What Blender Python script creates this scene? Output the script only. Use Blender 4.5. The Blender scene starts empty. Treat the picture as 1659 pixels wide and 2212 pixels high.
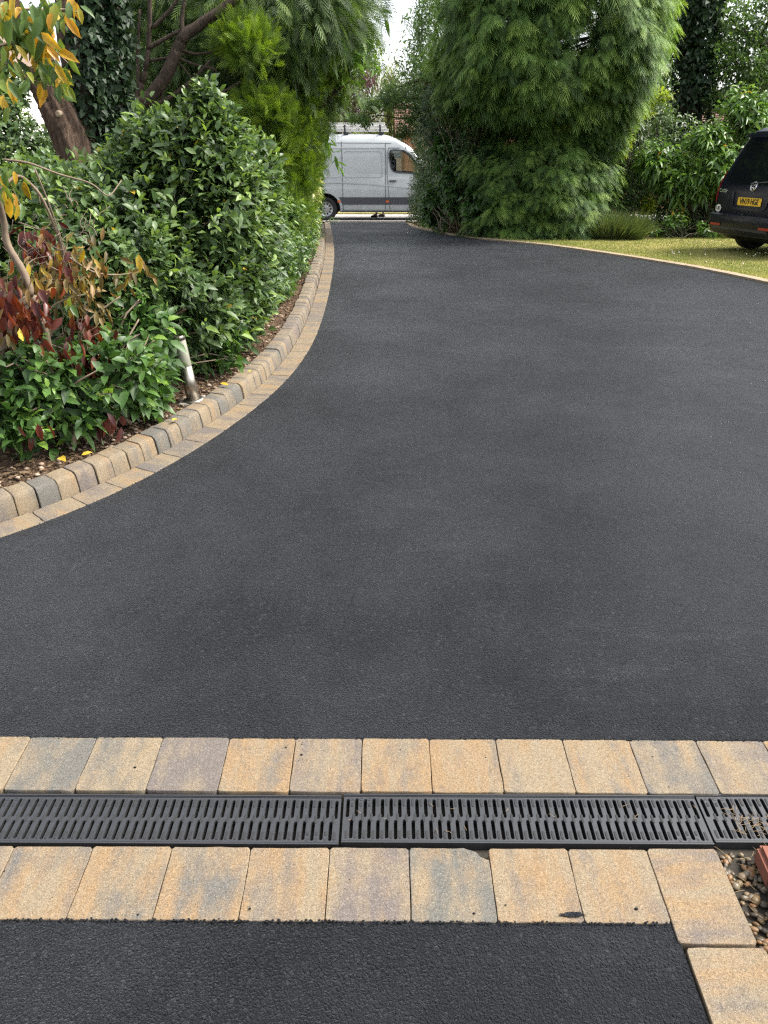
import bpy, bmesh, math, random
import numpy as np
from mathutils import Vector, Matrix
from mathutils.geometry import tessellate_polygon

SC = bpy.context.scene
COL = SC.collection
R = math.radians
# ---------------------------------------------------------------- camera
F, CX, CY, TH = 1661.0, 829.5, 1106.0, R(25.0)      # focal length in units of a 1659 x 2212 frame
CAM = np.array([0.0, 0.0, 1.67])
cd = bpy.data.cameras.new('camera'); cam = bpy.data.objects.new('camera', cd); COL.objects.link(cam)
cam.location = CAM; cam.rotation_euler = (R(90) - TH, 0, 0)
cd.sensor_fit = 'VERTICAL'; cd.sensor_height = 36.0; cd.lens = 36.0 * F / 2212.0
cd.clip_start = 0.05; cd.clip_end = 600
SC.camera = cam
# ---------------------------------------------------------------- sky and sun
SUN_EL, SUN_AZ = R(52), R(84)                        # azimuth measured from +Y towards +X
w = bpy.data.worlds.new("World"); SC.world = w; w.use_nodes = True
nt = w.node_tree; nt.nodes.clear()
sky = nt.nodes.new('ShaderNodeTexSky'); sky.sky_type = 'NISHITA'; sky.sun_disc = False
sky.sun_elevation = SUN_EL; sky.sun_rotation = SUN_AZ
sky.air_density = 1.0; sky.dust_density = 4.0; sky.ozone_density = 1.0
hs = nt.nodes.new('ShaderNodeHueSaturation'); hs.inputs['Saturation'].default_value = 0.32
bg = nt.nodes.new('ShaderNodeBackground'); bg.inputs['Strength'].default_value = 0.15
wo = nt.nodes.new('ShaderNodeOutputWorld')
nt.links.new(sky.outputs[0], hs.inputs['Color']); nt.links.new(hs.outputs[0], bg.inputs['Color'])
nt.links.new(bg.outputs[0], wo.inputs[0])
ld = bpy.data.lights.new('sun', 'SUN'); sun = bpy.data.objects.new('sun', ld); COL.objects.link(sun)
ld.energy = 2.0; ld.angle = R(16); ld.color = (1.0, 0.95, 0.86)
sd = Vector((math.sin(SUN_AZ) * math.cos(SUN_EL), math.cos(SUN_AZ) * math.cos(SUN_EL), math.sin(SUN_EL)))
sun.rotation_euler = sd.to_track_quat('Z', 'Y').to_euler(); sun.location = (8, 6, 20)
SC.view_settings.view_transform = 'Standard'; SC.view_settings.look = 'None'
SC.view_settings.exposure = 1.6; SC.view_settings.gamma = 1.0
SC.render.engine = 'CYCLES'
SC.cycles.max_bounces = 6; SC.cycles.diffuse_bounces = 3; SC.cycles.glossy_bounces = 3
SC.cycles.transmission_bounces = 4; SC.cycles.transparent_max_bounces = 8
SC.cycles.caustics_reflective = False; SC.cycles.caustics_refractive = False
SC.cycles.sample_clamp_indirect = 6
SC.cycles.use_denoising = False
SC.cycles.filter_width = 1.3

# ---------------------------------------------------------------- terrain and helpers
def herm(y, y0, z0, s0, y1, z1, s1):
    h = y1 - y0; t = (y - y0) / h
    return (2*t**3 - 3*t*t + 1)*z0 + (t**3 - 2*t*t + t)*h*s0 + (-2*t**3 + 3*t*t)*z1 + (t**3 - t*t)*h*s1
def gz(y):
    if y < 3.5: return .063*(y - 1.57)
    if y < 7.: return herm(y, 3.5, .1216, .063, 7., .27, .02)
    if y < 13.: return herm(y, 7, .27, .02, 13, .27, -.01)
    if y < 26.: return herm(y, 13, .27, -.01, 26, -.18, -.03)
    return -.18 - .15*(1 - math.exp(-(y - 26)/5))
def ray(x, y):
    a = (x - CX)/F; b = -(y - CY)/F
    return np.array([a, math.cos(TH) + b*math.sin(TH), -math.sin(TH) + b*math.cos(TH)])
def at(x, y, Y):
    d = ray(x, y); return CAM + d*(Y/d[1])
def gr(x, y, h=0.0):
    d = ray(x, y); t = .3
    while t < 90:
        p = CAM + d*t
        if p[2] < gz(p[1]) + h:
            lo, hi = t - .05, t
            for _ in range(30):
                m = (lo + hi)/2; p = CAM + d*m
                if p[2] < gz(p[1]) + h: hi = m
                else: lo = m
            return CAM + d*hi
        t += .05

def tag(o, label=None, cat=None, group=None, kind=None):
    if label: o['label'] = label
    if cat: o['category'] = cat
    if group: o['group'] = group
    if kind: o['kind'] = kind
    return o
def empty(name, loc=(0, 0, 0), rz=0.0, label=None, cat=None, group=None):
    o = bpy.data.objects.new(name, None); COL.objects.link(o)
    o.location = loc; o.rotation_euler = (0, 0, rz); o.empty_display_size = .1
    return tag(o, label, cat, group)

class MB:
    """collects vertices and faces and links them as ONE mesh object"""
    def __init__(s): s.V = []; s.Fc = []; s.n = 0; s.M = []; s.T = []
    def add(s, V, Fc, mi=0, tint=None):
        V = np.asarray(V, float).reshape(-1, 3)
        s.V.append(V); k = s.n
        for f in Fc: s.Fc.append([i + k for i in f]); s.M.append(mi)
        s.T.append(np.full(len(V), .5) if tint is None else np.broadcast_to(np.asarray(tint, float), (len(V),)))
        s.n += len(V)
    def build(s, name, mats, parent=None, smooth=False, local=None):
        V = np.concatenate(s.V) if s.V else np.zeros((0, 3))
        if local is not None: V = V - np.asarray(local)
        me = bpy.data.meshes.new(name)
        me.vertices.add(len(V)); me.vertices.foreach_set('co', V.astype(np.float32).ravel())
        lens = np.array([len(f) for f in s.Fc], dtype=np.int32)
        idx = np.concatenate([np.asarray(f, dtype=np.int32) for f in s.Fc]) if len(s.Fc) else np.zeros(0, np.int32)
        me.loops.add(len(idx)); me.loops.foreach_set('vertex_index', idx)
        me.polygons.add(len(lens))
        me.polygons.foreach_set('loop_start', np.concatenate([[0], np.cumsum(lens)[:-1]]).astype(np.int32))
        me.polygons.foreach_set('material_index', np.array(s.M, dtype=np.int32))
        me.polygons.foreach_set('use_smooth', np.full(len(lens), smooth))
        at_ = me.attributes.new('tint', 'FLOAT', 'POINT'); at_.data.foreach_set('value', np.concatenate(s.T).astype(np.float32))
        me.update(calc_edges=True); me.validate()
        for m in (mats if isinstance(mats, (list, tuple)) else [mats]): me.materials.append(m)
        o = bpy.data.objects.new(name, me); COL.objects.link(o)
        if parent is not None: o.parent = parent
        if local is not None and parent is None: o.location = local
        return o

def tri_mesh(name, V, T, tint, mat, parent=None, smooth=True, loc=None):
    """fast all-triangle mesh (foliage); V in world space, stored relative to loc"""
    V = np.asarray(V, np.float32)
    if loc is not None: V = V - np.asarray(loc, np.float32)
    me = bpy.data.meshes.new(name)
    me.vertices.add(len(V)); me.vertices.foreach_set('co', V.ravel())
    T = np.asarray(T, np.int32)
    me.loops.add(T.size); me.loops.foreach_set('vertex_index', T.ravel())
    me.polygons.add(len(T)); me.polygons.foreach_set('loop_start', np.arange(0, T.size, 3, dtype=np.int32))
    me.polygons.foreach_set('use_smooth', np.full(len(T), smooth))
    a = me.attributes.new('tint', 'FLOAT', 'POINT'); a.data.foreach_set('value', np.asarray(tint, np.float32))
    me.update(calc_edges=True)
    me.materials.append(mat)
    o = bpy.data.objects.new(name, me); COL.objects.link(o)
    if parent is not None: o.parent = parent
    elif loc is not None: o.location = loc
    return o

def nrm(v):
    v = np.asarray(v, float); return v/np.maximum(np.linalg.norm(v, axis=-1, keepdims=True), 1e-9)

# ---------------------------------------------------------------- materials
class NT:
    def __init__(s, name):
        s.m = bpy.data.materials.new(name); s.m.use_nodes = True
        s.t = s.m.node_tree; s.t.nodes.clear()
        s.out = s.t.nodes.new('ShaderNodeOutputMaterial')
    def n(s, typ, **kw):
        n = s.t.nodes.new('ShaderNode' + typ)
        for k, v in kw.items():
            if k.startswith('i_'): 
                key = k[2:].replace('_', ' ')
                s.put(n, key, v)
            else: setattr(n, k, v)
        return n
    def put(s, n, key, v):
        inp = n.inputs[int(key)] if key.isdigit() else n.inputs[key]
        if hasattr(v, 'is_output') or isinstance(v, bpy.types.NodeSocket): s.t.links.new(v, inp)
        else: inp.default_value = v
    def coord(s, which='Object'): return s.n('TexCoord').outputs[which]
    def noise(s, vec, scale, detail=4, rough=.6, out='Fac'):
        n = s.n('TexNoise', i_Scale=scale, i_Detail=detail, i_Roughness=rough); s.t.links.new(vec, n.inputs['Vector']); return n.outputs[out]
    def vor(s, vec, scale, out='Distance', feature='F1'):
        n = s.n('TexVoronoi', i_Scale=scale, feature=feature); s.t.links.new(vec, n.inputs['Vector']); return n.outputs[out]
    def ramp(s, fac, stops, interp='LINEAR'):
        n = s.n('ValToRGB'); n.color_ramp.interpolation = interp
        e = n.color_ramp.elements
        while len(e) < len(stops): e.new(.5)
        for i, (p, c) in enumerate(stops):
            e[i].position = p; e[i].color = (c[0], c[1], c[2], 1) if isinstance(c, (tuple, list)) else (c, c, c, 1)
        s.t.links.new(fac, n.inputs[0]); return n.outputs[0]
    def mix(s, fac, a, b, blend='MIX'):
        n = s.n('Mix', data_type='RGBA', blend_type=blend)
        for i, v in ((0, fac), (6, a), (7, b)):
            if isinstance(v, bpy.types.NodeSocket): s.t.links.new(v, n.inputs[i])
            elif i == 0: n.inputs[0].default_value = v
            else: n.inputs[i].default_value = (v[0], v[1], v[2], 1)
        return n.outputs[2]
    def math(s, op, a, b=0.0, clamp=False):
        n = s.n('Math', operation=op, use_clamp=clamp)
        for i, v in ((0, a), (1, b)):
            if isinstance(v, bpy.types.NodeSocket): s.t.links.new(v, n.inputs[i])
            else: n.inputs[i].default_value = v
        return n.outputs[0]
    def bump(s, h, strength=.5, dist=.01, normal=None):
        n = s.n('Bump', i_Strength=strength, i_Distance=dist); s.t.links.new(h, n.inputs['Height'])
        if normal is not None: s.t.links.new(normal, n.inputs['Normal'])
        return n.outputs[0]
    def prin(s, color, rough=.6, metal=0., spec=.5, normal=None, coat=0.):
        p = s.n('BsdfPrincipled')
        for k, v in (('Base Color', color), ('Roughness', rough), ('Metallic', metal), ('Specular IOR Level', spec), ('Coat Weight', coat)):
            if isinstance(v, bpy.types.NodeSocket): s.t.links.new(v, p.inputs[k])
            elif k == 'Base Color': p.inputs[k].default_value = (v[0], v[1], v[2], 1)
            else: p.inputs[k].default_value = v
        if normal is not None: s.t.links.new(normal, p.inputs['Normal'])
        return p
    def done(s, sh):
        s.t.links.new(sh.outputs[0] if hasattr(sh, 'outputs') else sh, s.out.inputs[0]); return s.m

def plain(name, color, rough=.5, metal=0., spec=.5, var=.12, scale=30., coat=0., bump=0.):
    b = NT(name); v = b.coord()
    nz = b.noise(v, scale, 5)
    c = b.mix(nz, tuple(x*(1 - var) for x in color), tuple(min(1, x*(1 + var)) for x in color))
    nm = b.bump(nz, bump, .003) if bump else None
    return b.done(b.prin(c, rough, metal, spec, nm, coat))

def leaf_mat(name, stops, rough=.42, transl=.3, spec=.5, tcol=(1.5, 1.5, .8)):
    b = NT(name)
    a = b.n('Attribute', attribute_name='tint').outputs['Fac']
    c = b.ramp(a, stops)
    nz = b.noise(b.coord(), 35, 3)
    c = b.mix(b.ramp(nz, [(.35, 0.0), (.7, 1.0)]), b.mix(1.0, c, (.72, .76, .7), 'MULTIPLY'), c)
    p = b.prin(c, rough, 0, spec)
    tr = b.n('BsdfTranslucent')
    b.t.links.new(b.mix(1.0, c, tcol, 'MULTIPLY'), tr.inputs[0])
    ms = b.n('MixShader', i_0=transl); b.t.links.new(p.outputs[0], ms.inputs[1]); b.t.links.new(tr.outputs[0], ms.inputs[2])
    return b.done(ms)

def asphalt_mat():
    b = NT('fresh_asphalt'); v = b.coord('Object')
    wv = b.n('VectorMath', operation='ADD'); b.t.links.new(v, wv.inputs[0])
    nv = b.n('TexNoise', i_Scale=170., i_Detail=2.); b.t.links.new(v, nv.inputs['Vector'])
    sc_ = b.n('VectorMath', operation='SCALE'); sc_.inputs['Scale'].default_value = .006; b.t.links.new(nv.outputs['Color'], sc_.inputs[0]); b.t.links.new(sc_.outputs[0], wv.inputs[1])
    v2 = wv.outputs[0]
    def cells(scale):
        c_ = b.n('TexVoronoi', i_Scale=scale, feature='F1'); b.t.links.new(v2, c_.inputs['Vector'])
        e_ = b.n('TexVoronoi', i_Scale=scale, feature='DISTANCE_TO_EDGE'); b.t.links.new(v2, e_.inputs['Vector'])
        s_ = b.n('SeparateColor'); b.t.links.new(c_.outputs['Color'], s_.inputs[0]); return s_.outputs, e_.outputs['Distance']
    r1, e1 = cells(100.); r2, e2 = cells(230.)
    big = b.noise(v, .9, 6, .62); mid = b.noise(v, 6., 5, .65); fin = b.noise(v, 300., 3, .7)
    pick = b.ramp(b.math('ADD', r1[0], b.math('MULTIPLY', b.math('SUBTRACT', b.noise(v, 2.2, 4), .5), 1.6)), [(.35, 0.), (.45, 1.)])                     # patches of larger stones among fines
    c1 = b.ramp(r1[1], [(0, (.0040, .0041, .0047)), (.6, (.0085, .0088, .0100)), (.9, (.0160, .0165, .0182)), (1, (.040, .041, .044))])
    c2 = b.ramp(r2[1], [(0, (.0032, .0033, .0038)), (.7, (.0075, .0078, .0089)), (1, (.024, .0245, .027))])
    c = b.mix(pick, c2, c1)
    crev = b.math('MULTIPLY', b.ramp(e2, [(.0, .30), (.16, 1.)]), b.ramp(e1, [(.0, .22), (.13, 1.)]))
    c = b.mix(1.0, c, crev, 'MULTIPLY')
    c = b.mix(1.0, c, b.ramp(b.noise(v, .6, 6, .6), [(.32, .86), (.5, 1.0), (.7, 1.18)]), 'MULTIPLY')
    c = b.mix(1.0, c, b.ramp(b.noise(v, 14., 4, .7), [(.3, .7), (.7, 1.35)]), 'MULTIPLY')
    c = b.mix(b.ramp(big, [(.40, 0.), (.62, .5)]), c, (.019, .0196, .0218))
    mp = b.n('Mapping'); mp.inputs['Scale'].default_value = (2.2, 8, 1); mp.inputs['Rotation'].default_value = (0, 0, .2); b.t.links.new(v, mp.inputs[0])
    dust = b.noise(mp.outputs[0], .7, 9, .78)
    dm = b.math('MULTIPLY', b.ramp(dust, [(.54, 0.), (.72, .7)]), b.ramp(b.noise(v, .5, 2), [(.46, 0.), (.60, 1.)]))
    dm = b.math('MULTIPLY', dm, b.ramp(r2[2], [(.45, 0.), (.85, 1.)]))
    c = b.mix(dm, c, (.11, .11, .113))
    h = b.math('ADD', b.math('MULTIPLY', b.ramp(e1, [(0, 0.), (.25, 1.)]), b.math('ADD', .5, b.math('MULTIPLY', r1[2], .9))), b.math('MULTIPLY', b.ramp(e2, [(0, 0.), (.3, 1.)]), .45))
    h = b.math('ADD', h, b.math('MULTIPLY', fin, .35)); h = b.math('ADD', h, b.math('MULTIPLY', mid, 1.2))
    nm = b.bump(h, .9, .0042)
    ro = b.ramp(b.math('ADD', b.math('MULTIPLY', big, .75), b.math('MULTIPLY', r1[0], .25)), [(.34, .60), (.62, .38)])
    p = b.prin(b.mix(1., c, (.72, .75, .83), 'MULTIPLY'), ro, 0, .12, nm)
    b.t.links.new(b.ramp(b.math('ADD', b.math('MULTIPLY', big, .7), b.math('MULTIPLY', mid, .3)), [(.36, .06), (.64, .105)]), p.inputs['Sheen Weight']); p.inputs['Sheen Roughness'].default_value = .45; p.inputs['Sheen Tint'].default_value = (.85, .92, 1., 1)
    return b.done(p)

def paver_mat(name, light=1.0):
    """object colour: R how grey, G how orange, B which way the blend runs"""
    b = NT(name)
    oi = b.n('ObjectInfo'); sep = b.n('SeparateColor'); b.t.links.new(oi.outputs['Color'], sep.inputs[0])
    off = b.n('VectorMath', operation='ADD'); b.t.links.new(b.coord(), off.inputs[0])
    cmb = b.n('CombineXYZ')
    for i, k in enumerate((37., 53., 19.)): b.t.links.new(b.math('MULTIPLY', oi.outputs['Random'], k), cmb.inputs[i])
    b.t.links.new(cmb.outputs[0], off.inputs[1]); v = off.outputs[0]
    mp = b.n('Mapping'); mp.inputs['Scale'].default_value = (9, 2.2, 1); b.t.links.new(v, mp.inputs[0])
    band = b.noise(mp.outputs[0], 1.3, 5, .62)
    blot = b.noise(v, 12, 6, .7)
    g = b.math('ADD', b.math('MULTIPLY', band, .75), b.math('MULTIPLY', blot, .35))
    gf = b.math('ADD', b.math('MULTIPLY', b.math('SUBTRACT', g, .56), 5.5), sep.outputs[0], True)
    o2 = b.math('ADD', b.math('MULTIPLY', b.math('SUBTRACT', b.noise(mp.outputs[0], 2.1, 4), .5), 4.), sep.outputs[1], True)
    k = light
    buff = (.210*k, .165*k, .108*k); orange = (.226*k, .150*k, .080*k); grey = (.112*k, .108*k, .095*k)
    c = b.mix(o2, buff, orange)
    c = b.mix(gf, c, b.mix(sep.outputs[2], grey, (.130*k, .108*k, .096*k)))
    sp = b.noise(v, 420, 2, .5); sp2 = b.vor(v, 520, 'Color'); s2 = b.n('SeparateColor'); b.t.links.new(sp2, s2.inputs[0])
    c = b.mix(1.0, c, b.ramp(sp, [(.28, .48), (.5, 1.0), (.75, 1.35)]), 'MULTIPLY'); c = b.mix(1.0, c, b.ramp(b.noise(v, 130, 4, .7), [(.3, .78), (.7, 1.2)]), 'MULTIPLY')
    c = b.mix(b.ramp(s2.outputs[0], [(.88, 0.), (.98, .35)]), c, (.42*k, .38*k, .30*k))
    c = b.mix(b.ramp(s2.outputs[1], [(.9, 0.), (.97, .5)]), c, (.05, .04, .03))
    dirt = b.noise(v, 28, 7, .75)
    c = b.mix(b.ramp(dirt, [(.6, 0.), (.8, .55)]), c, (.06, .05, .04))
    pit = b.vor(v, 70, 'Distance')
    c = b.mix(b.ramp(pit, [(.03, .6), (.07, 0.)]), c, (.04, .032, .025))
    nm = b.bump(b.math('ADD', sp, b.math('MULTIPLY', blot, .8)), .45, .002)
    return b.done(b.prin(c, .85, 0, .25, nm))

def soil_mat():
    b = NT('soil'); v = b.coord()
    n1 = b.noise(v, 22, 8, .75); n2 = b.noise(v, 3, 4)
    c = b.ramp(n1, [(.3, (.034, .020, .012)), (.52, (.095, .058, .036)), (.75, (.20, .128, .082))])
    c = b.mix(b.ramp(n2, [(.4, 0.), (.7, .5)]), c, (.055, .035, .02))
    vo = b.vor(v, 60, 'Color'); s = b.n('SeparateColor'); b.t.links.new(vo, s.inputs[0])
    c = b.mix(b.ramp(s.outputs[0], [(.8, 0.), (.9, .8)]), c, (.16, .12, .085))
    nm = b.bump(b.math('ADD', n1, b.vor(v, 60)), 1.0, .02)
    return b.done(b.prin(c, .95, 0, .15, nm))

def lawn_mat():
    b = NT('lawn'); v = b.coord()
    n1 = b.noise(v, 1.4, 6, .7); n2 = b.noise(v, 60, 3)
    c = b.ramp(n1, [(.34, (.13, .145, .032)), (.5, (.25, .22, .075)), (.68, (.36, .29, .13))])
    c = b.mix(1., c, b.ramp(n2, [(.3, .6), (.7, 1.25)]), 'MULTIPLY')
    return b.done(b.prin(c, .9, 0, .2, b.bump(n2, .8, .02)))

def brick_mat(name, scale=1.0, axis='XZ'):
    b = NT(name)
    sep = b.n('SeparateXYZ'); b.t.links.new(b.coord(), sep.inputs[0])
    cm = b.n('CombineXYZ')
    b.t.links.new(b.math('ADD', sep.outputs[0], sep.outputs[1]), cm.inputs[0]); b.t.links.new(sep.outputs[2], cm.inputs[1])
    br = b.n('TexBrick', i_Scale=1.0*scale)
    b.t.links.new(cm.outputs[0], br.inputs['Vector'])
    for k, v in (('Color1', (.50, .19, .10, 1)), ('Color2', (.62, .30, .17, 1)), ('Mortar', (.5, .42, .33, 1)), ('Mortar Size', .011),
                 ('Brick Width', .225), ('Row Height', .075), ('Bias', -.1)): br.inputs[k].default_value = v
    c = b.mix(b.noise(b.coord(), 9, 5), br.outputs['Color'], (.40, .19, .11))
    return b.done(b.prin(c, .85, 0, .2, b.bump(br.outputs['Fac'], -.5, .01)))

def bark_mat(name, c0, c1, stretch=(14, 14, 2.2)):
    b = NT(name); v = b.coord()
    mp = b.n('Mapping'); mp.inputs['Scale'].default_value = stretch; b.t.links.new(v, mp.inputs[0])
    n1 = b.noise(mp.outputs[0], 1.6, 8, .7)
    c = b.ramp(n1, [(.3, c0), (.55, tuple((x + y)/2 for x, y in zip(c0, c1))), (.72, c1)])
    return b.done(b.prin(c, .9, 0, .2, b.bump(n1, 1.0, .03)))

M = {}
M['asphalt'] = asphalt_mat(); M['paver'] = paver_mat('concrete_paver', .88); M['kerb'] = paver_mat('concrete_kerb', .88)
M['paver_pale'] = paver_mat('pale_concrete_paver', 1.35); M['soil'] = soil_mat(); M['lawn'] = lawn_mat(); M['brick'] = brick_mat('house_brick')
M['road'] = plain('road_tarmac', (.10, .10, .105), .8, var=.25, scale=60)
M['pavement'] = plain('pale_concrete', (.42, .39, .34), .85, var=.15, scale=6)
M['slab'] = plain('grey_slab', (.27, .25, .21), .9, var=.2, scale=40, bump=.3)
M['joint'] = plain('joint_sand', (.032, .027, .020), .95, var=.4, scale=90)
M['plastic'] = plain('black_plastic_grate', (.024, .0258, .029), .42, spec=.5, var=.25, scale=60)
M['plastic_matt'] = plain('matt_black_stud', (.013, .0135, .0145), .8, var=.3, scale=300, bump=.4)
M['void'] = plain('hollow_shade', (.006, .006, .006), .8)  # near-black for hollows; on the slot walls it stands in for shade
M['steel'] = plain('brushed_steel', (.36, .33, .29), .40, metal=1., var=.12, scale=25)
M['opal'] = plain('opal_plastic', (.24, .235, .185), .35, var=.04, scale=8)
M['bark_red'] = bark_mat('fibrous_bark', (.020, .013, .010), (.20, .135, .092), (26, 26, 1.6))
M['bark_dark'] = bark_mat('dark_bark', (.022, .016, .012), (.10, .074, .052))
M['bark_limb'] = bark_mat('limb_bark', (.030, .023, .017), (.105, .078, .056), (20, 20, 6))
M['twig'] = plain('twig', (.17, .125, .085), .8, var=.4, scale=25)
M['twig_green'] = plain('green_twig', (.06, .055, .028), .8, var=.4, scale=25)
M['viburnum'] = leaf_mat('viburnum_leaf', [(0, (0.0312, 0.0610, 0.0220)), (.45, (0.0650, 0.1171, 0.0374)), (.78, (0.1196, 0.1891, 0.0594)), (.96, (0.1950, 0.2867, 0.0715)), (.999, (0.2080, 0.3050, 0.0660)), (1, (0.5200, 0.3416, 0.0330))], .46)
M['laurel'] = leaf_mat('low_laurel_leaf', [(0, (.030, .070, .018)), (.5, (.060, .128, .030)), (.85, (.105, .205, .044)), (1, (.19, .31, .05))], .45)
M['ivy_small'] = leaf_mat('hedge_ivy_leaf', [(0, (0.0338, 0.0683, 0.0242)), (.55, (0.0702, 0.1281, 0.0396)), (.85, (0.1300, 0.2196, 0.0605)), (1, (0.2600, 0.3660, 0.0770))], .46)
M['ivy_dark'] = leaf_mat('trunk_ivy_leaf', [(0, (0.0105, 0.0240, 0.0105)), (.6, (0.0225, 0.0465, 0.0195)), (1, (0.0488, 0.0863, 0.0338))], .5, .15, .25)
M['golden'] = leaf_mat('golden_frond', [(0, (0.0242, 0.0504, 0.0080)), (.35, (0.0687, 0.1302, 0.0144)), (.75, (0.1777, 0.2772, 0.0240)), (1, (0.2907, 0.3948, 0.0360))], .6, .4)
M['cypress_dark'] = leaf_mat('dark_frond', [(0, (0.0225, 0.0504, 0.0132)), (.55, (0.0562, 0.1080, 0.0220)), (.9, (0.1250, 0.2040, 0.0330)), (1, (0.1875, 0.2760, 0.0385))], .6, .3)
M['lawson'] = leaf_mat('drooping_frond', [(0, (0.0240, 0.0595, 0.0137)), (.45, (0.0819, 0.1640, 0.0332)), (.85, (0.1966, 0.3177, 0.0645)), (.97, (0.2839, 0.4100, 0.0880)), (1, (0.2184, 0.1230, 0.0489))], .65, .4)
M['variegated'] = leaf_mat('variegated_leaf', [(0, (.06, .13, .03)), (.5, (.12, .20, .05)), (.72, (.42, .42, .13)), (1, (.58, .56, .24))], .36)
M['cherry'] = leaf_mat('cherry_laurel_leaf', [(0, (.050, .110, .022)), (.5, (.105, .205, .036)), (.99, (.20, .33, .06)), (.999, (.2, .33, .06)), (1, (.6, .32, .03))], .36)
M['privet'] = leaf_mat('clipped_hedge_leaf', [(0, (0.0260, 0.0546, 0.0168)), (.6, (0.0494, 0.0962, 0.0264)), (.95, (0.0910, 0.1560, 0.0384)), (1, (0.2080, 0.1300, 0.0480))], .45, .2)
M['sycamore'] = leaf_mat('broad_lobed_leaf', [(0, (.030, .075, .018)), (.6, (.055, .125, .026)), (1, (.095, .19, .04))], .45)
M['oak'] = leaf_mat('oak_leaf', [(0, (0.0440, 0.0880, 0.0286)), (.6, (0.0858, 0.1540, 0.0462)), (1, (0.1540, 0.2420, 0.0660))], .5, .45)
M['oak_light'] = leaf_mat('lime_leaf', [(0, (.055, .105, .02)), (.6, (.105, .18, .03)), (1, (.20, .28, .05))], .45, .45)
M['plum'] = leaf_mat('plum_leaf', [(0, (.045, .022, .025)), (1, (.12, .06, .06))], .5, .35, tcol=(1.6, .9, .9))
M['willow'] = leaf_mat('willow_leaf', [(0, (.14, .17, .05)), (1, (.30, .32, .12))], .5, .45)
M['acid'] = leaf_mat('acid_green_leaf', [(0, (.14, .22, .02)), (1, (.36, .42, .03))], .5, .45)
M['autumn_red'] = leaf_mat('red_leaf', [(0, (0.0612, 0.0135, 0.0120)), (.5, (0.1152, 0.0240, 0.0165)), (.8, (0.2016, 0.0488, 0.0150)), (1, (0.2592, 0.0900, 0.0188))], .38, .3, tcol=(1.5, 1.0, .8))
M['autumn_brown'] = leaf_mat('wilted_leaf', [(0, (.085, .065, .02)), (.5, (.19, .135, .03)), (.8, (.30, .17, .06)), (1, (.50, .36, .03))], .5, .3, tcol=(1.4, 1.1, .8))
M['turning'] = leaf_mat('turning_leaf', [(0, (.060, .115, .03)), (.45, (.11, .20, .045)), (.6, (.20, .27, .04)), (.72, (.50, .36, .03)), (1, (.60, .30, .03))], .4, .45, tcol=(1.4, 1.2, .8))
M['rosemary'] = leaf_mat('lavender_blade', [(0, (.05, .085, .028)), (.6, (.10, .14, .045)), (1, (.20, .22, .08))], .6, .3)
M['grass'] = leaf_mat('grass_blade', [(0, (.085, .14, .026)), (.4, (.19, .225, .055)), (.75, (.36, .335, .12)), (1, (.52, .45, .23))], .7, .35)
M['litter'] = leaf_mat('leaf_litter', [(0, (.035, .022, .014)), (.5, (.13, .078, .042)), (.85, (.26, .17, .09)), (1, (.42, .30, .09))], .8, .1, tcol=(1, 1, 1))
M['yellow_leaf'] = leaf_mat('fallen_yellow', [(0, (.55, .36, .03)), (1, (.62, .42, .05))], .45, .2, tcol=(1, 1, 1))
M['orange_leaf'] = leaf_mat('fallen_orange', [(0, (.42, .15, .04)), (1, (.46, .2, .05))], .5, .2, tcol=(1, 1, 1))

rng = np.random.default_rng(11)
# ---------------------------------------------------------------- geometry generators for plants
LU = np.array([[0, 0, 0], [.28, .42, .10], [.28, 0, 0], [.28, -.42, .10], [.66, .38, .06], [.66, 0, -.05], [.66, -.38, .06], [1, 0, -.16]])
LT = np.array([[0, 2, 1], [0, 3, 2], [1, 2, 5], [1, 5, 4], [2, 3, 6], [2, 6, 5], [4, 5, 7], [5, 6, 7]])
SU = np.array([[0, 0, 0], [.45, .48, .10], [.5, 0, 0], [.45, -.48, .10], [1, 0, -.12]])
ST = np.array([[0, 2, 1], [0, 3, 2], [1, 2, 4], [2, 3, 4]])
IU = np.array([[0, 0, 0], [.02, .5, 0], [.42, .36, .04], [1, 0, -.08], [.42, -.36, .04], [.02, -.5, 0], [.38, 0, -.02]])
IT = np.array([[0, 6, 1], [1, 6, 2], [2, 6, 3], [6, 4, 3], [6, 5, 4], [0, 5, 6]])

def leaves(P, D, N, L, W, U=LU, T=LT, droop=0.25, tint=None):
    P = np.asarray(P, float); n = len(P)
    D = nrm(D); N = nrm(N - (N*D).sum(1, keepdims=True)*D); S = np.cross(D, N)
    L = np.broadcast_to(np.asarray(L, float), (n,)); W = np.broadcast_to(np.asarray(W, float), (n,))
    u = U[None, :, 0:1]*L[:, None, None]; v = U[None, :, 1:2]*W[:, None, None]; h = U[None, :, 2:3]*W[:, None, None]
    V = P[:, None, :] + D[:, None, :]*u + S[:, None, :]*v + N[:, None, :]*h
    V[:, :, 2] -= (U[None, :, 0]**2)*droop*L[:, None]
    Fc = (T[None] + (np.arange(n)*len(U))[:, None, None]).reshape(-1, 3)
    t = np.repeat(np.broadcast_to(tint, (n,)), len(U)) if tint is not None else np.full(n*len(U), .5)
    return V.reshape(-1, 3), Fc, t

def join(parts):
    V, T, t, k = [], [], [], 0
    for a, b, c in parts:
        if len(a) == 0: continue
        V.append(a); T.append(np.asarray(b) + k); t.append(c); k += len(a)
    return np.concatenate(V), np.concatenate(T), np.concatenate(t)

def E(px, py, Y, rx, ry, rz): return np.concatenate([at(px, py, Y), [rx, ry, rz]])

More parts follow.
